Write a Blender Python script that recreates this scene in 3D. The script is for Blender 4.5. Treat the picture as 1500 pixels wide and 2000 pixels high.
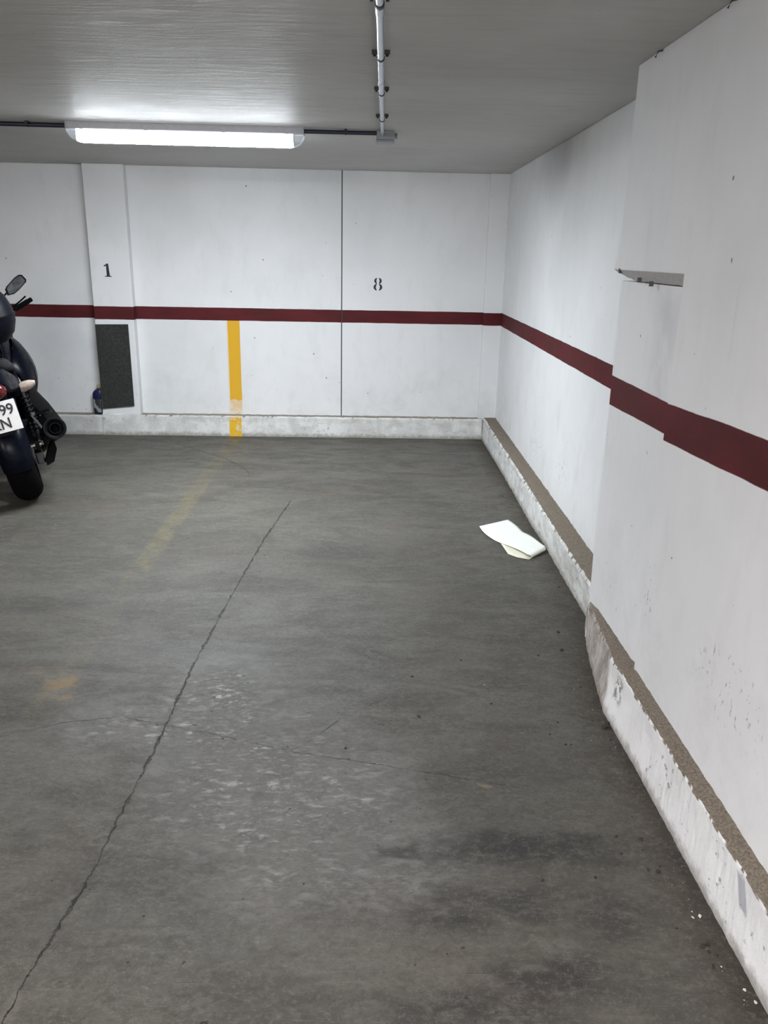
import bpy, bmesh, math, random
from mathutils import Vector, Matrix, noise as mnoise
PI = math.pi
random.seed(7)
for o in list(bpy.data.objects):
    bpy.data.objects.remove(o, do_unlink=True)
S = bpy.context.scene
COL = S.collection

# ------------------------------------------------------------------ camera, world, exposure
F_PX, PITCH, ROLL, YAW, EYE = 1576.16, 0.3094, 0.0206, -0.0262, 1.5
fw = Vector((-math.sin(YAW)*math.cos(PITCH), math.cos(YAW)*math.cos(PITCH), -math.sin(PITCH)))
rt = Vector((math.cos(YAW), math.sin(YAW), 0))
up = rt.cross(fw)
rt2 = rt*math.cos(ROLL) + up*math.sin(ROLL)
up2 = rt2.cross(fw)
cam_data = bpy.data.cameras.new('camera')
cam = bpy.data.objects.new('camera', cam_data)
COL.objects.link(cam)
cam_data.sensor_fit = 'HORIZONTAL'
cam_data.sensor_width = 36.0
cam_data.lens = 36.0*F_PX/1500.0
cam_data.clip_start = 0.02
M = Matrix((rt2, up2, -fw)).transposed().to_4x4()
M.translation = (0, 0, EYE)
cam.matrix_world = M
S.camera = cam

W = bpy.data.worlds.new('world')
S.world = W
W.use_nodes = True
W.node_tree.nodes['Background'].inputs[0].default_value = (0.6, 0.65, 0.7, 1)
W.node_tree.nodes['Background'].inputs[1].default_value = 0.0

S.view_settings.view_transform = 'Standard'
S.view_settings.look = 'None'
S.view_settings.gamma = 1
S.view_settings.use_curve_mapping = False
S.view_settings.exposure = 1.22
TUBE = (0.87, 0.94, 1.0)
TUBE_POWER = 142.0
TUBE_POWER_BEHIND = 320.0
TUBE_BEHIND = (1.0, 0.955, 0.965)

# ------------------------------------------------------------------ shader helper
def lin(r, g=None, b=None):
    if g is None: g = b = r
    def f(c):
        c /= 255.0
        return c/12.92 if c <= 0.04045 else ((c+0.055)/1.055)**2.4
    return (f(r), f(g), f(b), 1)

class E:
    """a socket that can be added, multiplied ..."""
    def __init__(s, k, out): s.k, s.o = k, out
    def __add__(s, b): return s.k.m('ADD', s, b)
    __radd__ = __add__
    def __sub__(s, b): return s.k.m('SUBTRACT', s, b)
    def __rsub__(s, b): return s.k.m('SUBTRACT', b, s)
    def __mul__(s, b): return s.k.m('MULTIPLY', s, b)
    __rmul__ = __mul__
    def __truediv__(s, b): return s.k.m('DIVIDE', s, b)
    def __neg__(s): return s.k.m('MULTIPLY', s, -1.0)

class K:
    def __init__(s, name):
        s.mat = bpy.data.materials.new(name)
        s.mat.use_nodes = True
        s.t = s.mat.node_tree
        s.b = s.t.nodes['Principled BSDF']
        tc = s.t.nodes.new('ShaderNodeTexCoord')
        s.P = tc.outputs['Object']
        sp = s.t.nodes.new('ShaderNodeSeparateXYZ')
        s.t.links.new(s.P, sp.inputs[0])
        s.x, s.y, s.z = (E(s, sp.outputs[i]) for i in range(3))
    def put(s, sock, v):
        if isinstance(v, E): s.t.links.new(v.o, sock)
        elif isinstance(v, bpy.types.NodeSocket): s.t.links.new(v, sock)
        else: sock.default_value = v
    def m(s, op, a, b=0.0, c=0.0):
        n = s.t.nodes.new('ShaderNodeMath'); n.operation = op
        s.put(n.inputs[0], a); s.put(n.inputs[1], b); s.put(n.inputs[2], c)
        return E(s, n.outputs[0])
    def xyz(s, x, y, z):
        n = s.t.nodes.new('ShaderNodeCombineXYZ')
        s.put(n.inputs[0], x); s.put(n.inputs[1], y); s.put(n.inputs[2], z)
        return n.outputs[0]
    def noise(s, sx, sy=None, sz=None, detail=4, rough=0.55, dist=0.0, off=0.0):
        if sy is None: sy = sz = sx
        n = s.t.nodes.new('ShaderNodeTexNoise')
        n.inputs['Scale'].default_value = 1.0
        n.inputs['Detail'].default_value = detail
        n.inputs['Roughness'].default_value = rough
        n.inputs['Distortion'].default_value = dist
        mp = s.t.nodes.new('ShaderNodeMapping')
        mp.inputs['Scale'].default_value = (sx, sy, sz)
        mp.inputs['Location'].default_value = (off, off*1.7, off*0.6)
        s.t.links.new(s.P, mp.inputs[0]); s.t.links.new(mp.outputs[0], n.inputs['Vector'])
        return E(s, n.outputs['Fac'])
    def ramp(s, v, a, b, lo=0.0, hi=1.0):
        n = s.t.nodes.new('ShaderNodeMapRange'); n.interpolation_type = 'SMOOTHSTEP'
        if a > b: a, b, lo, hi = b, a, hi, lo
        s.put(n.inputs[0], v)
        for i, q in enumerate((a, b, lo, hi)): n.inputs[i+1].default_value = q
        return E(s, n.outputs[0])
    def band(s, v, a, b, e=0.003):
        return s.ramp(v, a-e, a+e)*s.ramp(v, b+e, b-e)
    def blob(s, a, b, ca, cb, ra, rb, soft=0.6):
        """1 inside an ellipse, fading out"""
        u = (a-ca)/ra; v = (b-cb)/rb
        return s.ramp(s.m('SQRT', u*u+v*v), 1.0, 1.0-soft)
    def mx(s, a, b): return s.m('MAXIMUM', a, b)
    def mix(s, f, a, b, mode='MIX'):
        n = s.t.nodes.new('ShaderNodeMix'); n.data_type = 'RGBA'; n.blend_type = mode
        s.put(n.inputs[0], f)
        s.put(n.inputs[6], a); s.put(n.inputs[7], b)
        return n.outputs[2]
    def curve(s, v, pts, lo, hi, vlo, vhi):
        """value along a polyline: v in lo..hi -> vlo..vhi"""
        n = s.t.nodes.new('ShaderNodeFloatCurve')
        c = n.mapping.curves[0]
        q = [((a-lo)/(hi-lo), (b-vlo)/(vhi-vlo)) for a, b in sorted(pts)]
        c.points[0].location = q[0]; c.points[1].location = q[-1]
        for p in q[1:-1]: c.points.new(*p)
        for p in c.points: p.handle_type = 'VECTOR'
        n.mapping.use_clip = False
        n.mapping.update()
        s.put(n.inputs['Value'], (v-lo)/(hi-lo))
        return E(s, n.outputs[0])*(vhi-vlo)+vlo
    def bump(s, h, strength=0.3, dist=0.01):
        n = s.t.nodes.new('ShaderNodeBump')
        n.inputs['Strength'].default_value = strength
        n.inputs['Distance'].default_value = dist
        s.put(n.inputs['Height'], h)
        s.t.links.new(n.outputs[0], s.b.inputs['Normal'])
    def col(s, c): s.put(s.b.inputs['Base Color'], c)
    def rough(s, v): s.put(s.b.inputs['Roughness'], v)
    def set(s, **k):
        for a, v in k.items(): s.put(s.b.inputs[a.replace('_', ' ')], v)
        return s

def plain(name, c, rough=0.5, metal=0.0, nz=0.06, scale=40, **k):
    m = K(name)
    n = m.noise(scale, detail=3)
    a = tuple(v*(1-nz*2) for v in c[:3])+(1,); b = tuple(min(1, v*(1+nz*2)) for v in c[:3])+(1,)
    m.col(m.mix(n, a, b))
    m.rough(m.ramp(n, 0.2, 0.8, max(0, rough-0.05), min(1, rough+0.05)))
    m.set(Metallic=metal, **k)
    return m.mat

# ------------------------------------------------------------------ mesh helpers
def link(name, bm, mat, parent=None, smooth=None, bevel=0.0, seg=2):
    bmesh.ops.remove_doubles(bm, verts=bm.verts, dist=1e-6)
    bmesh.ops.recalc_face_normals(bm, faces=bm.faces)
    me = bpy.data.meshes.new(name)
    bm.to_mesh(me); bm.free()
    o = bpy.data.objects.new(name, me)
    COL.objects.link(o)
    for q in (mat if isinstance(mat, (list, tuple)) else [mat]): me.materials.append(q)
    if parent is not None: o.parent = parent
    if bevel:
        b = o.modifiers.new('bevel', 'BEVEL'); b.width = bevel; b.segments = seg; b.limit_method = 'ANGLE'
        b.angle_limit = math.radians(35)
    if smooth is not None:
        me.shade_smooth()
        if smooth < 180: me.set_sharp_from_angle(angle=math.radians(smooth))
    return o

def box(bm, x0, x1, y0, y1, z0, z1, mat=0, mtx=None):
    v = [bm.verts.new((x, y, z)) for z in (z0, z1) for y in (y0, y1) for x in (x0, x1)]
    fs = [bm.faces.new([v[i] for i in q]) for q in ((0,2,3,1),(4,5,7,6),(0,1,5,4),(2,6,7,3),(0,4,6,2),(1,3,7,5))]
    for f in fs: f.material_index = mat
    if mtx is not None: bmesh.ops.transform(bm, matrix=mtx, verts=v)
    return v

def hexa(bm, p):
    """eight corners: bottom ring then top ring, same order"""
    v = [bm.verts.new(q) for q in p]
    for q in ((0,3,2,1),(4,5,6,7),(0,1,5,4),(1,2,6,5),(2,3,7,6),(3,0,4,7)): bm.faces.new([v[i] for i in q])
    return v

def ring(bm, c, ax, r, n, r2=None, start=0.0, ref=None):
    ax = Vector(ax).normalized()
    ref = Vector(ref) if ref is not None else (Vector((0, 0, 1)) if abs(ax.z) < 0.9 else Vector((1, 0, 0)))
    u = ax.cross(ref).normalized(); w = u.cross(ax).normalized()
    r2 = r if r2 is None else r2
    return [bm.verts.new(Vector(c)+u*r*math.cos(start+2*PI*i/n)+w*r2*math.sin(start+2*PI*i/n)) for i in range(n)]

def bridge(bm, a, b):
    n = len(a)
    for i in range(n): bm.faces.new((a[i], a[(i+1) % n], b[(i+1) % n], b[i]))

def tube(bm, pts, r, n=12, caps=True, flat=1.0):
    pts = [Vector(p) for p in pts]
    rr = r if isinstance(r, (list, tuple)) else [r]*len(pts)
    prev = None; first = None
    for i, p in enumerate(pts):
        d = (pts[min(i+1, len(pts)-1)]-pts[max(i-1, 0)])
        rg = ring(bm, p, d, rr[i], n, rr[i]*flat)
        if prev: bridge(bm, prev, rg)
        else: first = rg
        prev = rg
    if caps:
        bm.faces.new(first); bm.faces.new(prev)

def smooth_path(pts, k=6):
    P = [Vector(p) for p in pts]; out = []
    for i in range(len(P)-1):
        a = P[max(i-1, 0)]; b = P[i]; c = P[i+1]; d = P[min(i+2, len(P)-1)]
        for j in range(k):
            t = j/k
            out.append(0.5*((2*b)+(c-a)*t+(2*a-5*b+4*c-d)*t*t+(3*b-a-3*c+d)*t**3))
    out.append(P[-1]); return out

def lathe(bm, prof, c, ax, n=32, ref=None, hollow=False):
    """prof: (distance along axis, radius)"""
    ax = Vector(ax).normalized(); prev = None; first = None
    for h, r in prof:
        rg = ring(bm, Vector(c)+ax*h, ax, max(r, 1e-4), n, ref=ref)
        if prev: bridge(bm, prev, rg)
        else: first = rg
        prev = rg
    if hollow: bridge(bm, prev, first)
    else:
        bm.faces.new(first); bm.faces.new(prev)

def loft(bm, secs, caps=True):
    prev = None; first = None
    for sct in secs:
        rg = [bm.verts.new(p) for p in sct]
        if prev: bridge(bm, prev, rg)
        else: first = rg
        prev = rg
    if caps: bm.faces.new(first); bm.faces.new(prev)

def prism(bm, poly, fn, d0, d1):
    """poly of (a,b); fn(a,b,d) -> point"""
    A = [bm.verts.new(fn(a, b, d0)) for a, b in poly]; B = [bm.verts.new(fn(a, b, d1)) for a, b in poly]
    bm.faces.new(A); bm.faces.new(B); bridge(bm, A, B)

def thing(name, label, cat, loc=(0, 0, 0), rot=(0, 0, 0), group=None):
    o = bpy.data.objects.new(name, None); COL.objects.link(o)
    o.empty_display_size = 0.1
    o.location = loc; o.rotation_euler = rot
    o['label'] = label; o['category'] = cat
    if group: o['group'] = group
    return o

def tag(o, label, cat, group=None, kind=None):
    o['label'] = label; o['category'] = cat
    if group: o['group'] = group
    if kind: o['kind'] = kind
    return o

def struct(o, label=None):
    o['kind'] = 'structure'
    if label: o['label'] = label
    return o

def Yb(x): return 6.852+0.01*x          # face of the back wall
def Xr(y): return 1.047+0.01*y          # face of the far part of the right wall
CEIL = 2.12
BACKY = -5.5
LEFTX = -7.2

# ------------------------------------------------------------------ surfaces of the room
WHITE = (0.765, 0.77, 0.775, 1)
RED = (0.105, 0.016, 0.020, 1)
YEL = (0.72, 0.40, 0.03, 1)

def wall_paint(name, kind):
    m = K(name)
    big = m.noise(1.1, detail=4, rough=0.6)
    fine = m.noise(9, 9, 3.5, detail=5, rough=0.6, off=3)
    c = m.mix(m.ramp(big, 0.35, 0.7), WHITE, (0.705, 0.71, 0.715, 1))
    c = m.mix(m.ramp(fine, 0.5, 0.75)*0.3, c, (0.62, 0.63, 0.60, 1))
    # greyer and scuffed near the floor
    low = m.ramp(m.z, 0.95, 0.15)
    c = m.mix(low*m.ramp(m.noise(5, 5, 5, detail=6, rough=0.7, off=9), 0.45, 0.75)*0.35, c, (0.50, 0.50, 0.46, 1))
    sc = m.ramp(m.noise(60, 60, 22, detail=2, off=5), 0.70, 0.74)*m.ramp(m.noise(4, 4, 6, detail=2, off=2), 0.54, 0.64)
    spk = m.ramp(m.noise(34, 34, 30, detail=1, off=21), 0.80, 0.82)
    drips = m.ramp(m.noise(30, 30, 1.2, detail=2, off=13), 0.68, 0.78)
    c = m.mix(drips*0.08, c, (0.45, 0.45, 0.44, 1))
    if kind == 'right':
        g = m.mx(m.blob(m.y, m.z, 5.02, 0.36, 0.30, 0.12), m.blob(m.y, m.z, 4.28, 0.38, 0.22, 0.10))
        g = m.mx(g, m.blob(m.y, m.z, 2.33, 0.50, 0.06, 0.12))
        g = m.mx(g, m.blob(m.y, m.z, 1.75, 0.49, 0.26, 0.13))
        g = m.mx(g, m.blob(m.y, m.z, 3.35, 0.33, 0.25, 0.25)*0.8)
        mark = m.ramp(m.noise(75, 75, 40, detail=3, off=31), 0.61, 0.68)*g
        sc = m.mx(sc*low, mark)
    else:
        sc = sc*low
    c = m.mix(m.mx(sc*0.8, spk)*0.75, c, (0.10, 0.10, 0.095, 1))
    h = m.noise(14, 14, 14, detail=5, rough=0.6, off=4)*0.5+m.noise(2.2, detail=3)*1.5
    wob = (m.noise(7, 7, 7, detail=3, off=8)-0.5)*0.006
    if kind == 'back':
        red = m.band(m.z+wob, 0.952, 1.054, 0.0015)
        cy = m.band(m.x+wob*0.7, -1.146, -1.046, 0.002)
        wear = m.ramp(m.z+(m.noise(40, detail=4)-0.5)*0.05, 0.287, 0.30)
        worn = m.ramp(m.noise(22, detail=5, off=7), 0.40, 0.62, 0.28, 0.62)
        yel = cy*m.ramp(m.z, 0.957, 0.954)*m.mx(wear, worn)
        yc = m.mix(m.ramp(m.noise(6, 6, 3, detail=4), 0.3, 0.7)*0.5, YEL, (0.66, 0.40, 0.05, 1))
        c = m.mix(yel, c, yc)
        c = m.mix(m.band(m.x+wob, -1.158, -1.146, 0.006)*m.ramp(m.z, 0.957, 0.954)*0.25, c, YEL)
    elif kind == 'right':
        # soft streaky dark patch high on the far wall
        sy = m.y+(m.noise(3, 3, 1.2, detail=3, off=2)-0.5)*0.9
        dark_patch = m.blob(sy, m.z, 5.0, 2.15, 0.85, 0.62, 1.0)*0.42
        dark_patch = m.mx(dark_patch, m.blob(sy, m.z, 4.6, 1.55, 0.75, 0.75, 1.0)*0.20)
        c = m.mix(dark_patch*m.ramp(m.y, 3.2, 3.6), c, (0.22, 0.22, 0.21, 1))
        # grey panel marks on the recessed patch
        pg = m.band(m.y, 2.44, 2.62, 0.10)*m.band(m.z, 1.05, 1.42, 0.08)*m.ramp(m.noise(6, 6, 5, detail=5, off=3), 0.35, 0.65)
        c = m.mix(pg*0.38, c, (0.42, 0.42, 0.43, 1))
        st = m.ramp(m.noise(55, 55, 1.0, detail=2, off=17), 0.62, 0.72)*m.blob(m.y, m.z, 2.08, 1.33, 0.12, 0.17)
        c = m.mix(st*0.30, c, (0.32, 0.31, 0.31, 1))
        zt = m.curve(m.y, [(-6.0, 1.16), (1.0, 1.14), (1.75, 1.119), (2.03, 1.108), (2.39, 1.090), (2.395, 1.084), (3.04, 1.084), (3.2, 1.0557), (7.0, 1.0557)], -6.0, 7.0, 0.9, 1.2)
        zb = m.curve(m.y, [(-6.0, 1.05), (1.0, 1.03), (1.72, 1.010), (1.99, 0.996), (2.39, 0.978), (2.395, 0.989), (3.04, 0.974), (3.2, 0.951), (7.0, 0.951)], -6.0, 7.0, 0.9, 1.2)
        red = m.ramp(m.z+wob-zt, 0.0015, -0.0015)*m.ramp(m.z+wob-zb, -0.0015, 0.0015)
    else:
        red = m.band(m.z+wob, 0.952, 1.054, 0.0015)
    rc = m.mix(m.ramp(m.noise(3, 3, 8, detail=5, off=6), 0.3, 0.7), RED, (0.075, 0.014, 0.015, 1))
    c = m.mix(red, c, rc)
    m.col(c); m.rough(m.ramp(big, 0.3, 0.7, 0.62, 0.75)); m.set(Specular_IOR_Level=0.14)
    m.bump(h, 0.35, 0.006)
    return m.mat

M_BACK = wall_paint('white_paint_red_band_back', 'back')
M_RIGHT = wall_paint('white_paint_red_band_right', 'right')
M_PLAIN = wall_paint('white_paint_red_band', 'plain')

def floor_mat():
    m = K('worn_smoothed_concrete')
    x, y = m.x, m.y
    n0 = m.noise(0.9, 1.1, 1, detail=5, rough=0.6)
    n1 = m.noise(2.6, 6.0, 1, detail=6, rough=0.62, dist=0.8, off=3)
    n2 = m.noise(9, 15, 1, detail=6, rough=0.68, dist=1.2, off=7)
    n3 = m.noise(70, 90, 1, detail=4, rough=0.7, off=1)
    wx = x+(m.noise(5, 5, 1, detail=4, off=12)-0.5)*0.22
    wy = y+(m.noise(6, 6, 1, detail=4, off=15)-0.5)*0.22
    base = m.mix(m.ramp(n0, 0.38, 0.62), (0.125, 0.119, 0.105, 1), (0.195, 0.188, 0.170, 1))
    c = m.mix(m.ramp(n1, 0.42, 0.66)*0.65, base, (0.090, 0.085, 0.076, 1))
    c = m.mix(m.ramp(n2, 0.46, 0.66)*0.36, c, (0.255, 0.250, 0.235, 1))
    c = m.mix(m.ramp(n3, 0.45, 0.62)*0.34, c, (0.09, 0.085, 0.078, 1))
    # fine trowel streaks
    stk = m.ramp(m.noise(6, 90, 1, detail=3, rough=0.6, dist=2.0, off=5), 0.60, 0.74)
    c = m.mix(stk*m.ramp(n1, 0.35, 0.6)*0.16, c, (0.40, 0.39, 0.37, 1))
    # rubbed patches beside the crack, lamp glare painted into their pale colour
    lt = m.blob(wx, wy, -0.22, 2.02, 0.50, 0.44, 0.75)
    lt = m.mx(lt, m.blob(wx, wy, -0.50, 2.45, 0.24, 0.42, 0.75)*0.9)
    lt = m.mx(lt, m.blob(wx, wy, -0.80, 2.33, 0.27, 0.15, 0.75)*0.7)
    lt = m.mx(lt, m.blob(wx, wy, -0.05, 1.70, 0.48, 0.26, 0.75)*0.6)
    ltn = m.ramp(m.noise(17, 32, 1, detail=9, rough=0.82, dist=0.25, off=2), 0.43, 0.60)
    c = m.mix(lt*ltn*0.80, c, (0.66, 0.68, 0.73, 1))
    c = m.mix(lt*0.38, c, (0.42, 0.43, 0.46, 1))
    # tyre tread prints: two fine gratings
    def grate(ang, k):
        u = x*math.cos(ang)+y*math.sin(ang)
        return m.m('SINE', u*k+(n0*6.0))
    g1 = m.ramp(grate(1.45, 760.0), -0.2, 0.6); g2 = m.ramp(grate(-0.10, 900.0), -0.2, 0.6)
    gm = m.ramp(m.noise(4.5, 4.5, 1, detail=3, off=30), 0.50, 0.60)
    c = m.mix(g1*gm*lt*0.40, c, (0.46, 0.46, 0.46, 1))
    # dark rubber stains
    dk = m.blob(wx, wy, 0.43, 1.77, 0.36, 0.10, 0.7)
    for a in ((0.12, 1.74, 0.09, 0.05, 0.8), (0.20, 1.55, 0.14, 0.09, 0.8), (0.36, 1.60, 0.20, 0.07, 0.8), (0.60, 1.52, 0.14, 0.10, 0.6),
              (0.42, 1.35, 0.22, 0.09, 0.9), (0.27, 1.27, 0.26, 0.07, 0.8), (0.62, 1.75, 0.12, 0.08, 0.5), (-0.19, 3.97, 0.35, 0.16, 0.45),
              (-1.42, 3.30, 0.40, 0.12, 0.55), (-1.12, 2.39, 0.18, 0.10, 0.55), (0.05, 2.78, 0.40, 0.14, 0.35), (-0.62, 3.55, 0.25, 0.3, 0.3)):
        dk = m.mx(dk, m.blob(wx, wy, a[0], a[1], a[2]*1.1, a[3]*1.15, 0.75)*a[4])
    dn = m.ramp(m.noise(9, 20, 1, detail=7, rough=0.75, off=40), 0.36, 0.54)
    c = m.mix(dk*dn*0.95, c, (0.040, 0.038, 0.036, 1))
    c = m.mix(dk*g1*g2*gm*0.75, c, (0.030, 0.029, 0.028, 1))
    # brown dirt along the right kerb
    kx = m.curve(y, [(-6, 0.86), (2.43, 0.84), (2.62, 0.864), (2.95, 0.912), (3.40, 0.995), (7, 1.005)], -6, 7, 0.8, 1.1)
    dirt = m.ramp(kx-x+(m.noise(8, 8, 1, detail=4, off=9)-0.5)*0.14, 0.16, 0.0)
    c = m.mix(dirt*0.75, c, (0.088, 0.072, 0.054, 1))
    c = m.mix(m.ramp(kx-x+(m.noise(20, 20, 1, detail=5, off=19)-0.5)*0.10, 0.05, 0.0)*0.5, c, (0.05, 0.043, 0.034, 1))
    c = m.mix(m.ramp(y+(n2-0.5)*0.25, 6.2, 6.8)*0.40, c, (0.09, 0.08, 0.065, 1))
    # the bay line, worn to a tint
    line = m.band(x+(n2-0.5)*0.03, -1.15, -1.045, 0.012)
    yn = m.ramp(m.noise(14, 7, 1, detail=6, rough=0.7, off=22), 0.34, 0.66)
    yf = m.curve(y, [(0, 0.0), (2.3, 0.0), (2.45, 0.30), (2.7, 0.30), (3.0, 0.16), (3.5, 0.12), (3.8, 0.55), (4.6, 0.50), (5.6, 0.42), (6.5, 0.50), (6.8, 0.6)], 0, 6.8, 0, 1)
    c = m.mix(line*yf*yn*0.9, c, (0.34, 0.29, 0.12, 1))
    og = m.mx(m.blob(wx, wy, -1.10, 2.61, 0.055, 0.06, 0.7), m.blob(wx, wy, -1.04, 2.51, 0.045, 0.05, 0.7)*0.8)
    og = m.mx(og, m.blob(wx, wy, -1.19, 2.72, 0.09, 0.12, 0.9)*0.45)
    c = m.mix(og*m.ramp(n2, 0.35, 0.6)*0.85, c, (0.42, 0.27, 0.11, 1))
    c = m.mix(m.blob(wx, wy, 0.374, 2.03, 0.03, 0.022, 0.6)*0.6, c, (0.42, 0.38, 0.24, 1))
    # rust brown tints
    c = m.mix(m.ramp(m.noise(1.6, 2.4, 1, detail=4, off=50), 0.52, 0.72)*0.35, c, (0.150, 0.118, 0.092, 1))
    # cracks
    def crack(v, w, pts, lo, hi, vlo, vhi, width, wob, k=1.0, soft=1.6):
        f = m.curve(v, pts, lo, hi, vlo, vhi)
        jit = (m.noise(28, 28, 1, detail=5, rough=0.7, off=3)-0.5)*wob
        d = m.m('ABSOLUTE', w-f+jit)
        wd = m.ramp(m.noise(11, 11, 1, detail=3, off=11), 0.35, 0.65, 0.35, 1.5)*width
        core = m.ramp(d/wd, soft, 0.5)
        rng = m.band(v, lo, hi, 0.06)
        return core*rng*k, m.ramp(d, 0.022, 0.0)*rng
    main = [(0.9, -0.735), (1.273, -0.718), (1.377, -0.712), (1.534, -0.690), (1.683, -0.672), (1.877, -0.668), (2.189, -0.650), (2.527, -0.644), (2.811, -0.638),
            (2.918, -0.628), (3.232, -0.611), (3.711, -0.578), (4.159, -0.545), (4.85, -0.468)]
    ck, halo = crack(y, x, main, 0.9, 4.9, -0.8, -0.4, 0.0025, 0.034)
    c2, h2 = crack(x, y, [(-1.9, 2.2), (-1.157, 2.268), (-0.992, 2.353), (-0.814, 2.392), (-0.511, 2.304), (-0.223, 2.201), (0.045, 2.134), (0.373, 2.05)], -1.9, 0.45, 2.0, 2.45, 0.0016, 0.03, 0.6)
    c3, h3 = crack(x, y, [(-0.223, 2.201), (-0.153, 2.27), (-0.067, 2.392), (0.048, 2.491)], -0.25, 0.08, 2.15, 2.55, 0.0016, 0.02, 0.6)
    c4, h4 = crack(x, y, [(-2.0, 6.62), (-1.874, 6.582), (-1.501, 6.418), (-1.057, 5.981), (-0.86, 5.685), (-0.8, 5.5)], -2.0, -0.8, 5.4, 6.7, 0.010, 0.05, 0.4, 3.0)
    c = m.mix(halo*0.28, c, (0.085, 0.080, 0.072, 1))
    hl = m.ramp(m.noise(9, 9, 1, detail=4, off=61), 0.50, 0.60)*halo
    c = m.mix(hl*0.35, c, (0.36, 0.35, 0.33, 1))
    cr = m.mx(m.mx(ck, c2), m.mx(c3, c4))
    c = m.mix(cr, c, (0.018, 0.017, 0.015, 1))
    # pits and crumbs
    pit = m.ramp(m.noise(42, 42, 1, detail=1, off=71), 0.775, 0.80)
    c = m.mix(pit*0.8, c, (0.03, 0.03, 0.027, 1))
    # gritty mottling at several sizes
    q1 = m.noise(22, 30, 1, detail=7, rough=0.8, dist=0.6, off=80)
    q2 = m.noise(75, 85, 1, detail=3, rough=0.8, off=81)
    c = m.mix(m.ramp(q1, 0.50, 0.66)*0.28, c, (0.30, 0.295, 0.28, 1))
    c = m.mix(m.ramp(q1, 0.48, 0.36)*0.35, c, (0.075, 0.070, 0.062, 1))
    c = m.mix(m.ramp(q2, 0.52, 0.66)*0.34, c, (0.32, 0.31, 0.29, 1))
    # thin curling scratches, pale and dark
    rg1 = m.ramp(m.m('ABSOLUTE', m.noise(6, 11, 1, detail=5, rough=0.7, dist=1.0, off=90)-0.5), 0.010, 0.002)
    rg2 = m.ramp(m.m('ABSOLUTE', m.noise(9, 14, 1, detail=5, rough=0.7, dist=1.5, off=95)-0.5), 0.010, 0.002)
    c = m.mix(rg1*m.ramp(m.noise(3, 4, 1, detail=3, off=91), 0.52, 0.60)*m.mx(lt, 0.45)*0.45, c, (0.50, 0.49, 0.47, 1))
    c = m.mix(rg2*m.ramp(m.noise(3, 4, 1, detail=3, off=96), 0.52, 0.60)*0.40, c, (0.04, 0.038, 0.034, 1))
    c = m.mix(1.0, c, (0.535, 0.515, 0.468, 1), 'MULTIPLY')
    m.col(c)
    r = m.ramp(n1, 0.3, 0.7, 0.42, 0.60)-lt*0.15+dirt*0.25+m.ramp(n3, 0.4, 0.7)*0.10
    m.rough(r); m.set(Specular_IOR_Level=0.45)
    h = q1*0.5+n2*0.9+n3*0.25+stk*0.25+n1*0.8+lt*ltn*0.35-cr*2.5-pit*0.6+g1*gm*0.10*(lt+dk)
    m.bump(h, 0.75, 0.005)
    return m.mat

def ceiling_mat():
    m = K('grey_trowelled_ceiling_plaster')
    n0 = m.noise(0.8, 0.9, 1, detail=5)
    n1 = m.noise(1.6, 9, 1, detail=5, rough=0.6, dist=1.0, off=4)
    n2 = m.noise(7, 26, 1, detail=5, rough=0.65, dist=0.6, off=8)
    c = m.mix(m.ramp(n0, 0.3, 0.7), (0.48, 0.47, 0.45, 1), (0.57, 0.56, 0.54, 1))
    c = m.mix(m.ramp(n1, 0.5, 0.75)*0.3, c, (0.38, 0.37, 0.355, 1))
    spk = m.ramp(m.noise(26, 26, 1, detail=1, off=33), 0.80, 0.82)
    c = m.mix(spk*0.7, c, (0.10, 0.10, 0.10, 1))
    m.col(c); m.rough(m.ramp(n2, 0.3, 0.7, 0.45, 0.65)); m.set(Specular_IOR_Level=0.08)
    n3 = m.noise(16, 60, 1, detail=3, rough=0.6, dist=1.5, off=12)
    m.bump(n1*0.8+n2*0.5+n3*0.12, 0.65, 0.006)
    return m.mat

M_FLOOR = floor_mat(); M_CEIL = ceiling_mat()

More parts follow.
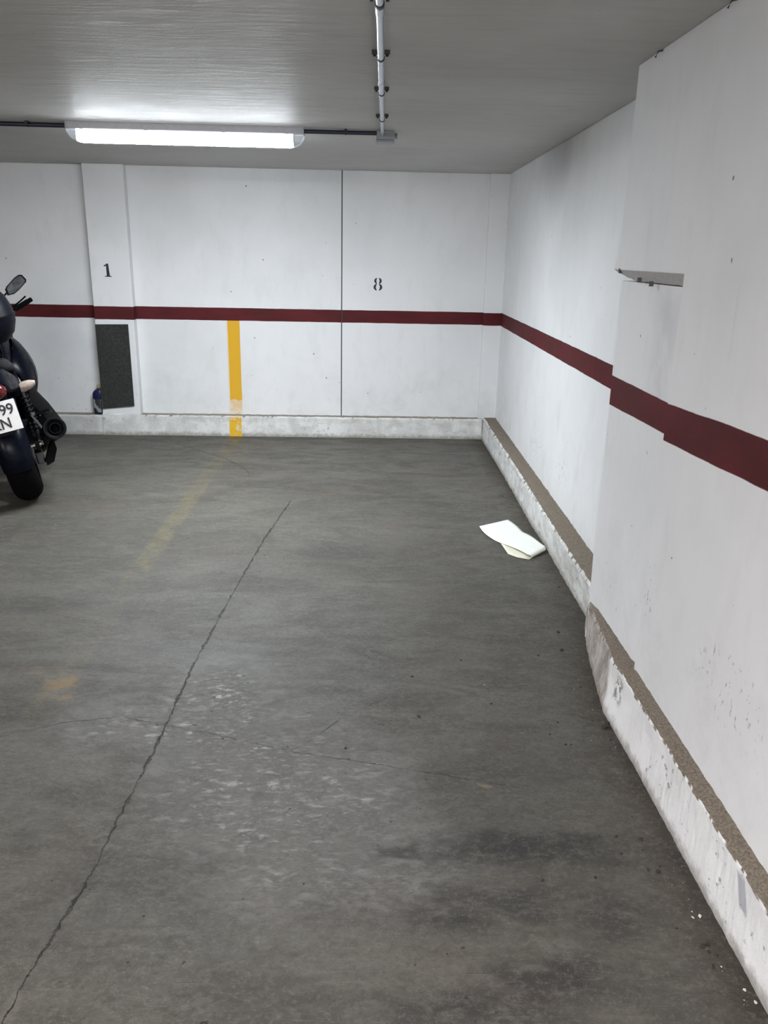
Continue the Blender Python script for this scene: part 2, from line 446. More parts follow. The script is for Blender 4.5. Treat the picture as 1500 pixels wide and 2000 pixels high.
def kerb_mat(name, side):
    m = K(name)
    g = m.t.nodes.new('ShaderNodeNewGeometry')
    sp = m.t.nodes.new('ShaderNodeSeparateXYZ'); m.t.links.new(g.outputs['True Normal'], sp.inputs[0])
    nz = E(m, sp.outputs[2])
    nn = m.noise(30, detail=6, rough=0.75, off=3)
    n1 = m.noise(7, detail=5, rough=0.65, off=5)
    white = m.mix(m.ramp(n1, 0.38, 0.62), (0.70, 0.705, 0.69, 1), (0.56, 0.56, 0.535, 1)) if side != 'near' else m.mix(m.ramp(n1, 0.35, 0.7), (0.80, 0.80, 0.80, 1), (0.72, 0.72, 0.71, 1))
    chip = m.ramp(m.noise(24, 24, 26, detail=7, rough=0.75, off=8), 0.61, 0.65)*m.ramp(m.noise(2.5, detail=3, off=14), 0.42, 0.62)
    crumb = m.mix(nn, (0.20, 0.18, 0.15, 1), (0.42, 0.39, 0.34, 1))
    if side == 'far':
        chip = m.mx(chip, m.ramp(m.noise(12, 12, 24, detail=6, rough=0.7, off=18), 0.47, 0.66)*0.55)
    if side == 'back':
        chip = m.mx(chip*1.0, m.ramp(m.noise(12, 12, 24, detail=6, rough=0.7, off=18), 0.50, 0.68)*0.35)
    c = m.mix(chip*0.8, white, crumb)
    # grime at the foot
    ft = m.ramp(m.z+(nn-0.5)*0.09, 0.045, 0.0)
    c = m.mix(ft*0.7, c, (0.20, 0.18, 0.14, 1))
    h = nn*0.8+n1*0.6-chip*0.8
    if side == 'near':
        # the rubbed, unpainted nose of the kerb
        worn = m.ramp(m.y+(m.noise(9, detail=5, off=27)-0.5)*0.10+(0.10-m.z)*0.35, 2.46, 2.50)
        wc = m.mix(m.ramp(m.noise(18, 18, 10, detail=6, rough=0.75, off=9), 0.35, 0.65), (0.24, 0.20, 0.17, 1), (0.55, 0.50, 0.45, 1))
        c = m.mix(worn*0.9, c, wc)
        # grey scrape with a dark tip
        sy = m.y+(m.z-0.14)*-0.55
        scr = m.band(sy, 1.425, 1.462, 0.004)*m.band(m.z+(nn-0.5)*0.03, 0.115, 0.182, 0.006)
        c = m.mix(scr*0.75, c, (0.30, 0.31, 0.35, 1))
        sc2 = m.band(m.y, 2.33, 2.40, 0.02)*m.band(m.z, 0.09, 0.17, 0.02)*m.ramp(m.noise(45, detail=4), 0.48, 0.55)
        c = m.mix(sc2*0.8, c, (0.16, 0.145, 0.12, 1))
        h = h+worn*nn*1.5
    if side == 'back':
        cy = m.band(m.x+(nn-0.5)*0.008, -1.147, -1.045, 0.003)
        c = m.mix(cy*m.ramp(m.noise(20, detail=5, off=4), 0.66, 0.5, 0.35, 1.0)*m.ramp(nz, 0.7, 0.3), c, (0.70, 0.42, 0.03, 1))
        c = m.mix(m.ramp(m.x, -2.2, -2.3)*0.35, c, (0.42, 0.41, 0.38, 1))
    # bare sandy top
    tt = 0.42 if side == 'near' else 0.62
    top = m.ramp(nz+(m.noise(14, detail=5, off=2)-0.5)*0.5, tt, tt+0.10)
    sand = m.noise(160, detail=3, rough=0.7, off=6)
    tc = m.mix(m.ramp(sand, 0.3, 0.7), (0.130, 0.105, 0.080, 1), (0.265, 0.225, 0.180, 1))
    if side == 'back': tc = m.mix(0.35, tc, (0.40, 0.38, 0.33, 1))
    c = m.mix(top, c, tc)
    m.col(c); m.rough(0.85); m.set(Specular_IOR_Level=0.2)
    m.bump(h+top*sand*0.6, 0.8, 0.005)
    return m.mat
M_KF, M_KN, M_KB = kerb_mat('kerb_paint_far', 'far'), kerb_mat('kerb_paint_near', 'near'), kerb_mat('kerb_paint_back', 'back')

M_MORTAR = plain('grey_mortar', (0.40, 0.39, 0.38, 1), 0.9, nz=0.12, scale=60)
M_GAP = plain('dark_joint', (0.10, 0.095, 0.09, 1), 0.9)
M_INK = plain('black_stencil_paint', (0.012, 0.013, 0.018, 1), 0.5)

# floor, ceiling
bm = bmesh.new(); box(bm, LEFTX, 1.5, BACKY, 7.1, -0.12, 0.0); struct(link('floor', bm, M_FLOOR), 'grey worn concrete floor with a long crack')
bm = bmesh.new(); box(bm, LEFTX, 1.5, BACKY, 7.1, CEIL, CEIL+0.15); struct(link('ceiling', bm, M_CEIL), 'grey trowelled plaster ceiling')

# back wall: three slabs with a joint between the right two
bm = bmesh.new()
def slab(bm, x0, x1, off, z0, z1, th=0.20):
    hexa(bm, [(x0, Yb(x0)-off, z0), (x1, Yb(x1)-off, z0), (x1, Yb(x1)+th, z0), (x0, Yb(x0)+th, z0),
              (x0, Yb(x0)-off, z1), (x1, Yb(x1)-off, z1), (x1, Yb(x1)+th, z1), (x0, Yb(x0)+th, z1)])
slab(bm, LEFTX, -2.22, -0.022, 0, CEIL)
slab(bm, -1.95, -0.208, 0.0, 0, CEIL)
slab(bm, -0.200, 1.30, -0.004, 0, CEIL)
wb = struct(link('wall_back', bm, M_BACK, bevel=0.003), 'white painted back wall with dark red band and yellow stripe')
bm = bmesh.new(); slab(bm, -0.2085, -0.1995, -0.012, 0, CEIL, 0.1)
jt = link('panel_joint', bm, M_GAP, wb); jt['label'] = 'dark vertical joint between wall panels'

# left pilaster and the slim corner one
bm = bmesh.new()
hexa(bm, [(-2.20, 6.745, 0), (-1.885, 6.748, 0), (-1.885, 6.90, 0), (-2.20, 6.90, 0), (-2.20, 6.745, CEIL), (-1.885, 6.748, CEIL), (-1.885, 6.90, CEIL), (-2.20, 6.90, CEIL)])
t1 = struct(link('trim_1', bm, M_BACK, bevel=0.006), 'white pilaster marked 1')
bm = bmesh.new()
hexa(bm, [(0.968, 6.815, 0), (1.2, 6.817, 0), (1.2, 6.95, 0), (0.968, 6.95, 0), (0.965, 6.815, CEIL), (1.2, 6.817, CEIL), (1.2, 6.95, CEIL), (0.965, 6.95, CEIL)])
struct(link('trim_2', bm, M_BACK, bevel=0.005), 'slim white pilaster in the back right corner')

# stencilled numbers
def crescent(bm, cx, cz, r, t, side, y, n=14, s=1.0):
    """one half of a stencilled ring, thick at its middle"""
    pts_o, pts_i = [], []
    a0, a1 = math.radians(-74), math.radians(74)
    for i in range(n+1):
        a = a0+(a1-a0)*i/n
        pts_o.append((cx+side*(0.0035+r[0]*math.cos(a)), cz+r[1]*math.sin(a)))
        pts_i.append((cx+side*(0.0035+(r[0]-t)*math.cos(a)), cz+(r[1]-0.0035)*math.sin(a)*0.93))
    for i in range(n):
        q = [pts_o[i], pts_o[i+1], pts_i[i+1], pts_i[i]]
        f = [bm.verts.new((p[0], y, p[1])) for p in q]; b = [bm.verts.new((p[0], y+0.003, p[1])) for p in q]
        bm.faces.new(f); bm.faces.new(b); bridge(bm, f, b)
bm = bmesh.new(); cx = 0.0915; y8 = Yb(cx)+0.0025
crescent(bm, cx, 1.2895, (0.0270, 0.0245), 0.018, 1, y8); crescent(bm, cx, 1.2895, (0.0270, 0.0245), 0.018, -1, y8)
crescent(bm, cx, 1.2400, (0.0325, 0.0275), 0.020, 1, y8); crescent(bm, cx, 1.2400, (0.0325, 0.0275), 0.020, -1, y8)
n8 = link('painted_number', bm, M_INK, wb); n8['label'] = 'black stencilled number 8'
bm = bmesh.new()
f1 = lambda a, b, d: (a, 6.7463+d, b)
prism(bm, [(-2.073, 1.290), (-2.073, 1.384), (-2.055, 1.384), (-2.048, 1.290)], f1, -0.0008, 0.002)
prism(bm, [(-2.088, 1.283), (-2.088, 1.290), (-2.036, 1.290), (-2.036, 1.283)], f1, -0.0008, 0.002)
prism(bm, [(-2.091, 1.362), (-2.091, 1.371), (-2.076, 1.378), (-2.073, 1.372), (-2.073, 1.366)], f1, -0.0008, 0.002)
n1_ = link('painted_number', bm, M_INK, t1); n1_['label'] = 'black stencilled number 1'

# left and front walls of the garage, outside the frame
bm = bmesh.new(); box(bm, LEFTX-0.2, LEFTX, BACKY, 7.1, 0, CEIL); struct(link('wall_left', bm, M_PLAIN))
bm = bmesh.new(); box(bm, LEFTX, 1.5, BACKY-0.2, BACKY, 0, CEIL); struct(link('wall_front', bm, M_PLAIN))

# right wall: far plane, then the thicker near part with its recessed patch
bm = bmesh.new()
hexa(bm, [(Xr(2.9), 2.9, 0), (1.5, 2.9, 0), (1.5, 7.1, 0), (Xr(7.1), 7.1, 0), (Xr(2.9), 2.9, CEIL), (1.5, 2.9, CEIL), (1.5, 7.1, CEIL), (Xr(7.1), 7.1, CEIL)])
box(bm, 0.905, 1.45, BACKY, 2.385, 0, CEIL)
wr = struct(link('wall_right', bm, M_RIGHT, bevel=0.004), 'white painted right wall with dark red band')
bm = bmesh.new()
# recessed lower face, slightly ragged far corner
zs = [0, 0.2, 0.5, 0.8, 1.1, 1.30, 1.425]
loft(bm, [[(0.925, 2.38, z), (0.925+0.002*math.sin(z*9), 3.025+0.004*math.sin(z*17), z), (1.3, 3.03, z), (1.3, 2.38, z)] for z in zs])
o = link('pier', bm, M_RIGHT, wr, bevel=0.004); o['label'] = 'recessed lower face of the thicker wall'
bm = bmesh.new()
zs = [1.462, 1.50, 1.56, 1.7, 1.9, CEIL]
fy = [3.075, 3.048, 3.030, 3.022, 3.020, 3.020]
loft(bm, [[(0.905, 2.38, z), (0.905, q, z), (1.3, q, z), (1.3, 2.38, z)] for z, q in zip(zs, fy)])
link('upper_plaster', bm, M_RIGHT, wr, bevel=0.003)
bm = bmesh.new()  # the bare mortar lip under the upper plaster
secs = []
for i in range(25):
    t = i/24; yy = 3.07-t*(3.07-2.368)
    w = min(1, t/0.28)**0.8
    j = 0.002*mnoise.noise(Vector((yy*30, 1, 0)))
    zt = 1.463; zb = zt-0.004-0.031*w+j
    xo = 0.907; xi = 0.907+0.005+0.016*w
    secs.append([(xo, yy, zt), (xi, yy, zb), (1.2, yy, zb), (1.2, yy, zt)])
loft(bm, secs)
o = link('mortar_lip', bm, M_MORTAR, wr); o['label'] = 'rough bare grey mortar lip'
bm = bmesh.new()  # fixings left in the mortar
for yy, z in ((3.0, 1.463), (2.78, 1.438), (2.66, 1.430)):
    box(bm, 0.902, 0.915, yy-0.003, yy+0.003, z-0.012, z+0.004)
link('nail', bm, M_GAP, wr)

# kerbs -------------------------------------------------------------
def kerb(name, prof_at, ts, mat, nsub=4, amp=0.004, seed=0.0):
    """prof_at(t) -> closed list of points; displaced with a little noise"""
    bm = bmesh.new(); secs = []
    for t in ts:
        P = prof_at(t); out = []
        for i, p in enumerate(P):
            p = Vector(p)
            if i < len(P)-2:
                q = p*22+Vector((seed, 0, 0)); q2 = p*70+Vector((0, seed, 0))
                p = p+Vector(mnoise.noise_vector(q))*amp+Vector(mnoise.noise_vector(q2))*amp*0.5
            out.append(p)
        secs.append(out)
    loft(bm, secs)
    return link(name, bm, mat)
def frange(a, b, n): return [a+(b-a)*i/n for i in range(n+1)]

def back_prof(x):
    z = 0.172 if x > -1.9 else 0.165
    yf = Yb(x)-0.080; yf0 = yf-0.012
    if x < -2.2: yf = Yb(x)-0.085; yf0 = yf-0.008
    ys = [(x, yf0, -0.02), (x, yf0+0.002, 0.03), (x, yf0+0.005, 0.07), (x, yf+0.000, 0.12), (x, yf, z-0.012), (x, yf+0.008, z), (x, yf+0.04, z+0.001), (x, yf+0.20, z), (x, yf+0.20, -0.02)]
    return ys
def back_prof_c(x):
    return back_prof(x)
struct(kerb('baseboard_back', back_prof, frange(-1.885, 1.0, 300), M_KB, amp=0.004), 'white painted kerb along the back wall')
struct(kerb('baseboard_back', back_prof, frange(LEFTX, -2.198, 260), M_KB, amp=0.003, seed=5), 'white painted kerb left of the pilaster')
# painted foot of the pilaster, flush with the kerb
def foot_prof(x):
    yf = 6.742
    return [(x, yf-0.014, -0.02), (x, yf-0.012, 0.03), (x, yf-0.009, 0.08), (x, yf-0.006, 0.13), (x, yf-0.002, 0.17), (x, yf+0.004, 0.182), (x, 6.80, 0.182), (x, 6.80, -0.02)]
struct(kerb('baseboard_back', foot_prof, frange(-2.2, -1.883, 60), M_KB, amp=0.002, seed=9), 'chipped white foot of the pilaster')

def lerp(t, tab):
    for (a, va), (b, vb) in zip(tab, tab[1:]):
        if t <= b:
            k = (t-a)/(b-a) if b > a else 0
            k = max(0, min(1, k))
            return va+(vb-va)*k
    return tab[-1][1]
def far_prof(y):
    xb = lerp(y, [(2.95, 1.00), (3.397, 0.996), (3.86, 1.002), (4.43, 0.986), (5.57, 1.002), (6.9, 1.006)])
    xt = lerp(y, [(2.95, 0.975), (3.2, 0.972), (3.6, 0.974), (4.2, 0.982), (5.2, 0.998), (6.9, 1.012)])
    z = lerp(y, [(2.95, 0.170), (6.9, 0.182)])
    xb = min(xb, xt+0.012)
    return [(xb-0.004, y, -0.02), (xb-0.002, y, 0.03), ((xb+xt)/2, y, 0.08), (xt, y, 0.13), (xt, y, z-0.014), (xt+0.008, y, z-0.002), (xt+0.045, y, z+0.002), (xt+0.09, y, z+0.001), (1.30, y, z), (1.30, y, -0.02)]
struct(kerb('baseboard_right', far_prof, frange(2.98, 6.86, 520), M_KF, amp=0.005, seed=2), 'chipped white kerb along the far right wall')
def near_prof(y):
    xb = lerp(y, [(-6, 0.862), (1.28, 0.858), (2.12, 0.849), (2.43, 0.839), (2.62, 0.862), (2.75, 0.880), (2.95, 0.912), (3.10, 0.945), (3.18, 0.975)])
    xt = lerp(y, [(-6, 0.866), (2.40, 0.858), (2.47, 0.862), (2.60, 0.876), (2.80, 0.893), (3.0, 0.915), (3.10, 0.945), (3.18, 0.985)])
    zt = lerp(y, [(-6, 0.202), (2.05, 0.200), (2.40, 0.196), (2.47, 0.185), (2.70, 0.180), (2.95, 0.182), (3.05, 0.172), (3.10, 0.155), (3.18, 0.10)])
    rd = lerp(y, [(-6, 0.008), (2.40, 0.008), (2.5, 0.016), (2.9, 0.020), (3.10, 0.05), (3.18, 0.07)])
    zk = lerp(y, [(-6, 0.212), (2.35, 0.208), (2.47, 0.190), (2.95, 0.186), (3.05, 0.178), (3.10, 0.162), (3.18, 0.11)])
    return [(xb, y, -0.02), (xb, y, 0.03), (xb+(xt-xb)*0.5, y, 0.4*zt), (xt, y, 0.7*zt), (xt, y, zt-rd), (xt+rd*0.35, y, zt-rd*0.3), (xt+rd, y, zt), (max(xt+rd+0.01, 0.91), y, zk), (1.30, y, zk), (1.30, y, -0.02)]
struct(kerb('baseboard_right', near_prof, frange(-5.4, 0.6, 120)+frange(0.62, 3.16, 520), M_KN, amp=0.0035, seed=7), 'white kerb with sandy top and worn nose, nearest the viewer')

# ------------------------------------------------------------------ ceiling light, conduits, junction box
def emit_mat(name, power, tint=TUBE):
    m = K(name)
    m.col((0.9, 0.93, 0.95, 1)); m.rough(0.3)
    ex = m.noise(2, detail=1)
    # the LED strip sits behind the flat underside; the rounded flanks glow less
    g = m.t.nodes.new('ShaderNodeNewGeometry'); sp = m.t.nodes.new('ShaderNodeSeparateXYZ')
    m.t.links.new(g.outputs['True Normal'], sp.inputs[0])
    flank = m.ramp(E(m, sp.outputs[2]), -0.48, -0.90, 1.6, power)
    m.set(Emission_Color=(tint[0], tint[1], tint[2], 1), Emission_Strength=flank*m.ramp(ex, 0.0, 1.0, 0.97, 1.03))
    return m.mat
M_DIFF = emit_mat('lit_opal_diffuser', TUBE_POWER)
M_DIFF2 = emit_mat('lit_opal_diffuser_behind', TUBE_POWER_BEHIND, TUBE_BEHIND)
M_CLEAR = K('clear_ribbed_polycarbonate').set(Transmission_Weight=0.75, Roughness=0.25, IOR=1.45).mat
_k = M_CLEAR.node_tree.nodes['Principled BSDF']; _k.inputs['Base Color'].default_value = (0.88, 0.90, 0.93, 1)
M_BODY = plain('light_grey_fitting_body', (0.55, 0.56, 0.60, 1), 0.45)
M_CLIP = plain('light_grey_clip', (0.6, 0.6, 0.64, 1), 0.4)
M_STEEL = plain('galvanised_steel_conduit', (0.50, 0.52, 0.57, 1), 0.24, 1.0, nz=0.03, scale=8)
M_NAVY = plain('dark_navy_conduit', (0.020, 0.022, 0.045, 1), 0.38)
M_BLACK = plain('black_clamp', (0.02, 0.02, 0.022, 1), 0.5)
M_DARKN = plain('rusty_nail', (0.08, 0.06, 0.05, 1), 0.7)
M_BOX = plain('grey_junction_plastic', (0.33, 0.35, 0.37, 1), 0.45)

def batten(label, loc, rz, mat, L=1.23):
    t = thing('batten_light', label, 'ceiling light', loc, (0, 0, rz))
    # all local: origin on the ceiling, along x
    def rr(x, hw, z0, z1, r, n=5):
        """rounded cross-section: flat top at z1, rounded bottom corners"""
        P = [(x, -hw, z1)]
        for i in range(n+1):
            a = PI+PI/2*i/n; P.append((x, -hw+r+r*math.cos(a), z0+r+r*math.sin(a)))
        for i in range(n+1):
            a = 1.5*PI+PI/2*i/n; P.append((x, hw-r+r*math.cos(a), z0+r+r*math.sin(a)))
        P.append((x, hw, z1)); return P
    bm = bmesh.new(); h = L/2
    secs = []
    for x, k in ((-h, 0.80), (-h+0.008, 0.93), (-h+0.03, 1.0), (h-0.03, 1.0), (h-0.008, 0.93), (h, 0.80)):
        secs.append(rr(x, 0.056*k, -0.034, 0.0, 0.008))
    loft(bm, secs); link('housing', bm, M_BODY, t, smooth=40)
    bm = bmesh.new(); secs = []
    for x, k, z in ((-h+0.055, 0.95, -0.088), (-h+0.07, 1.0, -0.093), (h-0.07, 1.0, -0.093), (h-0.055, 0.95, -0.088)):
        secs.append(rr(x, 0.052*k, z, -0.034, 0.030))
    loft(bm, secs); df = link('diffuser', bm, mat, t, smooth=40); df['label'] = 'glowing white diffuser'
    for s in (-1, 1):
        bm = bmesh.new(); secs = []
        for q, k, z in ((0.0, 0.62, -0.045), (0.008, 0.80, -0.062), (0.022, 0.93, -0.078), (0.042, 1.0, -0.088), (0.0545, 1.0, -0.091)):
            secs.append(rr(s*(h-q), 0.053*k, z, -0.0345, 0.025 if z < -0.06 else 0.008))
        loft(bm, secs); o = link('end_cap', bm, M_CLEAR, t, smooth=50); o['label'] = 'clear rounded diffuser end'
    for x in (-0.53, -0.2, 0.2, 0.53):
        for s in (-1, 1):
            bm = bmesh.new(); box(bm, x-0.010, x+0.010, s*0.055-0.002, s*0.055+0.003, -0.035, -0.012)
            link('clip', bm, M_CLIP, t, bevel=0.001)
    return t
lampA = math.atan2(0.03, 1.23)
batten('long glowing white batten light on the grey ceiling above the bays', (-0.955, 4.66, CEIL), 0.012, M_DIFF)
batten('second batten light on the ceiling, behind the viewer', (-0.95, -1.2, CEIL), 0.02, M_DIFF2)
batten('added unseen batten fill light on the ceiling, far behind the viewer to the left', (-3.9, -1.6, CEIL), 0.02, M_DIFF2)  # extra fitting added out of view to brighten the room

def clamp(parent, c, ax, r, mat=M_BLACK):
    """a saddle clamp around a conduit: band, two lugs and a screw in each"""
    ax = Vector(ax).normalized(); sd = ax.cross(Vector((0, 0, 1))).normalized()
    bm = bmesh.new()
    lathe(bm, [(-0.005, r+0.0015), (0.005, r+0.0015)], c, ax, 20)
    for s in (-1, 1):
        p = Vector(c)+sd*s*(r+0.009)
        mt = Matrix((sd, ax, Vector((0, 0, 1)))).transposed().to_4x4(); mt.translation = p
        box(bm, -0.009, 0.009, -0.007, 0.007, CEIL-c[2]-0.012, CEIL-c[2], mtx=mt)
        lathe(bm, [(0, 0.005), (0.006, 0.004)], p+Vector((0, 0, CEIL-c[2]-0.018)), (0, 0, 1), 10)
    o = link('clamp', bm, mat, parent); return o

ZP = CEIL-0.022
def xp(y): return 0.0225+(y-2.272)*0.0212
t = thing('steel_conduit', 'shiny galvanised conduit pipe clamped along the ceiling from top edge to junction box', 'pipe', (0, 0, 0))
bm = bmesh.new()
tube(bm, [(xp(y), y, ZP) for y in (4.66, 3.35, 2.05, 0.7, -0.65)], 0.0105, 20)
link('pipe', bm, M_STEEL, t, smooth=50)
for y in (3.30, 2.36):
    bm = bmesh.new(); lathe(bm, [(-0.03, 0.0108), (-0.03, 0.0125), (0.03, 0.0125), (0.03, 0.0108)], (xp(y), y, ZP), (0.0212, 1, 0), 20)
    link('coupling', bm, M_STEEL, t, smooth=40)
for y in (2.314, 2.906, 3.498, 4.145, 1.6, 0.9, 0.1): clamp(t, (xp(y), y, ZP), (0.0212, 1, 0), 0.0112)
t = thing('thin_conduit', 'dark thin conduit on the ceiling between glowing light and junction box', 'pipe')
bm = bmesh.new(); tube(bm, [(-0.343, 4.665, CEIL-0.014), (0.046, 4.668, CEIL-0.014)], 0.0105, 16); link('pipe', bm, M_NAVY, t, smooth=50)
clamp(t, (-0.12, 4.667, CEIL-0.014), (1, 0, 0), 0.0105)
t = thing('thin_conduit', 'dark thin conduit on the ceiling running left from the glowing light', 'pipe')
bm = bmesh.new(); tube(bm, [(-4.4, 4.546, CEIL-0.0145), (-1.567, 4.655, CEIL-0.0145)], 0.0115, 16); link('pipe', bm, M_NAVY, t, smooth=50)
for x in (-1.77, -2.6, -3.6): clamp(t, (x, 4.655+(x+1.567)*0.0384, CEIL-0.014), (1, 0.0384, 0), 0.0115)

t = thing('junction_box', 'small grey junction box on the ceiling where the conduits meet', 'junction box', (0.092, 4.70, CEIL))
bm = bmesh.new(); box(bm, -0.05, 0.045, -0.045, 0.055, -0.046, 0.0); link('box_base', bm, M_BOX, t, bevel=0.006)
bm = bmesh.new(); box(bm, -0.052, 0.047, -0.047, 0.057, -0.058, -0.046); link('lid', bm, M_BOX, t, bevel=0.004)
for a, b in ((-0.042, -0.037), (0.037, -0.037), (-0.042, 0.047), (0.037, 0.047)):
    bm = bmesh.new(); lathe(bm, [(0, 0.0035), (0.003, 0.0035)], (a, b, -0.061), (0, 0, 1), 10); link('screw', bm, M_CLIP, t)
bm = bmesh.new(); lathe(bm, [(0, 0.014), (0.016, 0.014)], (0.045, 0.0, -0.022), (1, 0, 0), 16); link('knockout', bm, M_BOX, t, smooth=40)

for lab, (nx, ny) in (('small bent nail where ceiling meets right wall, above the pier corner', (0.897, 2.79)), ('small nail where ceiling meets right wall at the top edge', (0.897, 2.262))):
    bm = bmesh.new(); tube(bm, [(nx+0.010, ny, CEIL-0.004), (nx-0.006, ny, CEIL-0.008), (nx-0.012, ny+0.004, CEIL-0.024)], 0.0028, 8)
    tag(link('nail', bm, M_DARKN), lab, 'nail', 'nails at the ceiling edge')

# ------------------------------------------------------------------ pilaster guard pad, bottle, paper, litter
m = K('dark_speckled_foam'); n = m.noise(55, 55, 70, detail=5, rough=0.8); n2_ = m.noise(160, detail=2, off=3)
c = m.mix(m.ramp(n, 0.35, 0.7), (0.011, 0.012, 0.012, 1), (0.040, 0.042, 0.036, 1)); c = m.mix(m.ramp(n2_, 0.62, 0.72)*0.5, c, (0.09, 0.09, 0.07, 1))
m.col(c); m.rough(0.8); m.bump(n, 0.6, 0.004)
bm = bmesh.new()
prism(bm, [(-2.192, 0.222), (-1.930, 0.248), (-1.932, 0.916), (-2.196, 0.911)], lambda a, b, d: (a, 6.7455+0.01*(a+2)+d, b), -0.013, -0.0005)
tag(link('guard_pad', bm, m.mat, bevel=0.002), 'dark speckled rectangular guard pad on the pilaster below the red band', 'guard pad')

m = K('navy_plastic'); m.col((0.010, 0.014, 0.060, 1)); m.rough(0.32); M_NPL = m.mat
m = K('bottle_label'); n = m.noise(26, 26, 20, detail=2, off=6)
m.col(m.mix(m.ramp(n, 0.50, 0.56), (0.022, 0.026, 0.030, 1), (0.30, 0.32, 0.32, 1))); m.rough(0.4); M_LAB = m.mat
M_CAP = plain('beige_cap', (0.45, 0.38, 0.22, 1), 0.5)
t = thing('fluid_bottle', 'dark blue plastic fluid bottle with beige cap standing on the kerb ledge', 'bottle', (-2.243, 6.803, 0.1655))
bm = bmesh.new()
def bsec(z, hw, hd, cx=0.0, p=3.2, n=24):
    out = []
    for i in range(n):
        a = 2*PI*i/n; ca, sa = math.cos(a), math.sin(a)
        out.append((cx+hw*math.copysign(abs(ca)**(2/p), ca), hd*math.copysign(abs(sa)**(2/p), sa), z))
    return out
loft(bm, [bsec(0.0, 0.036, 0.026), bsec(0.005, 0.041, 0.031), bsec(0.13, 0.042, 0.032), bsec(0.138, 0.044, 0.033), bsec(0.175, 0.044, 0.033), bsec(0.195, 0.036, 0.030, 0.004),
          bsec(0.210, 0.022, 0.021, 0.012, 2.4), bsec(0.216, 0.016, 0.016, 0.014, 2.0), bsec(0.224, 0.016, 0.016, 0.014, 2.0)])
link('bottle_body', bm, M_NPL, t, smooth=60)
bm = bmesh.new(); loft(bm, [bsec(0.018, 0.0417, 0.0322), bsec(0.020, 0.0427, 0.0332), bsec(0.126, 0.0432, 0.0334), bsec(0.128, 0.0418, 0.0322)]); link('label_wrap', bm, M_LAB, t, smooth=60)
bm = bmesh.new(); lathe(bm, [(0.220, 0.019), (0.222, 0.020), (0.243, 0.020), (0.246, 0.017)], (0.014, 0, 0), (0, 0, 1), 24); link('cap', bm, M_CAP, t, smooth=40)

# the sheet of paper: long side runs from the far left tip to the curled near right end
m = K('white_paper'); n = m.noise(30, detail=3); m.col(m.mix(n, (0.80, 0.82, 0.76, 1), (0.88, 0.89, 0.84, 1))); m.rough(0.6); M_PAPER = m.mat
m.set(Subsurface_Weight=0.0)
bm = bmesh.new()
A0, A1 = Vector((0.672, 4.430, 0)), Vector((0.862, 4.560, 0))      # far-left end of the sheet
B0, B1 = Vector((0.872, 3.925, 0)), Vector((0.968, 4.035, 0))      # near right end, curled
NU, NV = 40, 14
g = []
for i in range(NU+1):
    u = i/NU; row = []
    for j in range(NV+1):
        v = j/NV
        if u <= 0.84:
            q = u/0.84
            p = (A0.lerp(B0, q)).lerp(A1.lerp(B1, q), v)
            p.x += (-0.016*math.sin(q*PI*2.2)-0.020*math.sin(q*PI))*(1-v)
            p.y += -0.045*math.sin(q*PI)**1.3*(1-v)
            z = 0.0035+0.012*math.sin(q*PI*1.0)*(0.35+0.65*v)*abs(math.sin(q*5+1.0))+0.026*max(0, q-0.35)**1.5*2.0*(0.6+0.4*v)
            p.z = z
        else:
            q = (u-0.84)/0.16
            d = (B0-A0).normalized()
            base = B0.lerp(B1, v)
            zt = 0.0035+0.026*0.65**1.5*2.0*(0.6+0.4*v)+0.012*abs(math.sin(6.0))*0
            r = zt/2-0.001
            a = min(q*2.2, 1.0)*PI
            back = max(0, q*2.2-1.0)
            p = base+d*(r*math.sin(a)-back*0.05)
            p.z = zt/2+r*math.cos(a)+0.0012
        row.append(bm.verts.new(p))
    g.append(row)
for i in range(NU):
    for j in range(NV): bm.faces.new((g[i][j], g[i+1][j], g[i+1][j+1], g[i][j+1]))
o = link('paper_sheet', bm, M_PAPER, smooth=180)
so = o.modifiers.new('solid', 'SOLIDIFY'); so.thickness = 0.0007; so.offset = 1
tag(o, 'crumpled white paper sheet with a curled end lying on the floor by the kerb', 'paper')
# loose lower sheet showing along the near side
bm = bmesh.new()
outl = [(0.690, 4.36), (0.752, 4.14), (0.765, 3.985), (0.805, 3.930), (0.862, 3.905), (0.905, 3.955), (0.90, 4.10), (0.80, 4.40)]
cc = bm.verts.new((0.81, 4.12, 0.0035))
vs = [bm.verts.new((a, b, 0.0018+0.0015*(i % 2))) for i, (a, b) in enumerate(outl)]
for i in range(len(vs)): bm.faces.new((cc, vs[i], vs[(i+1) % len(vs)]))
bmesh.ops.subdivide_edges(bm, edges=bm.edges, cuts=2, use_grid_fill=True)
m = K('cream_paper'); m.col((0.74, 0.72, 0.58, 1)); m.rough(0.6)
o2 = link('lower_fold', bm, m.mat, o, smooth=60)
so = o2.modifiers.new('solid', 'SOLIDIFY'); so.thickness = 0.0006

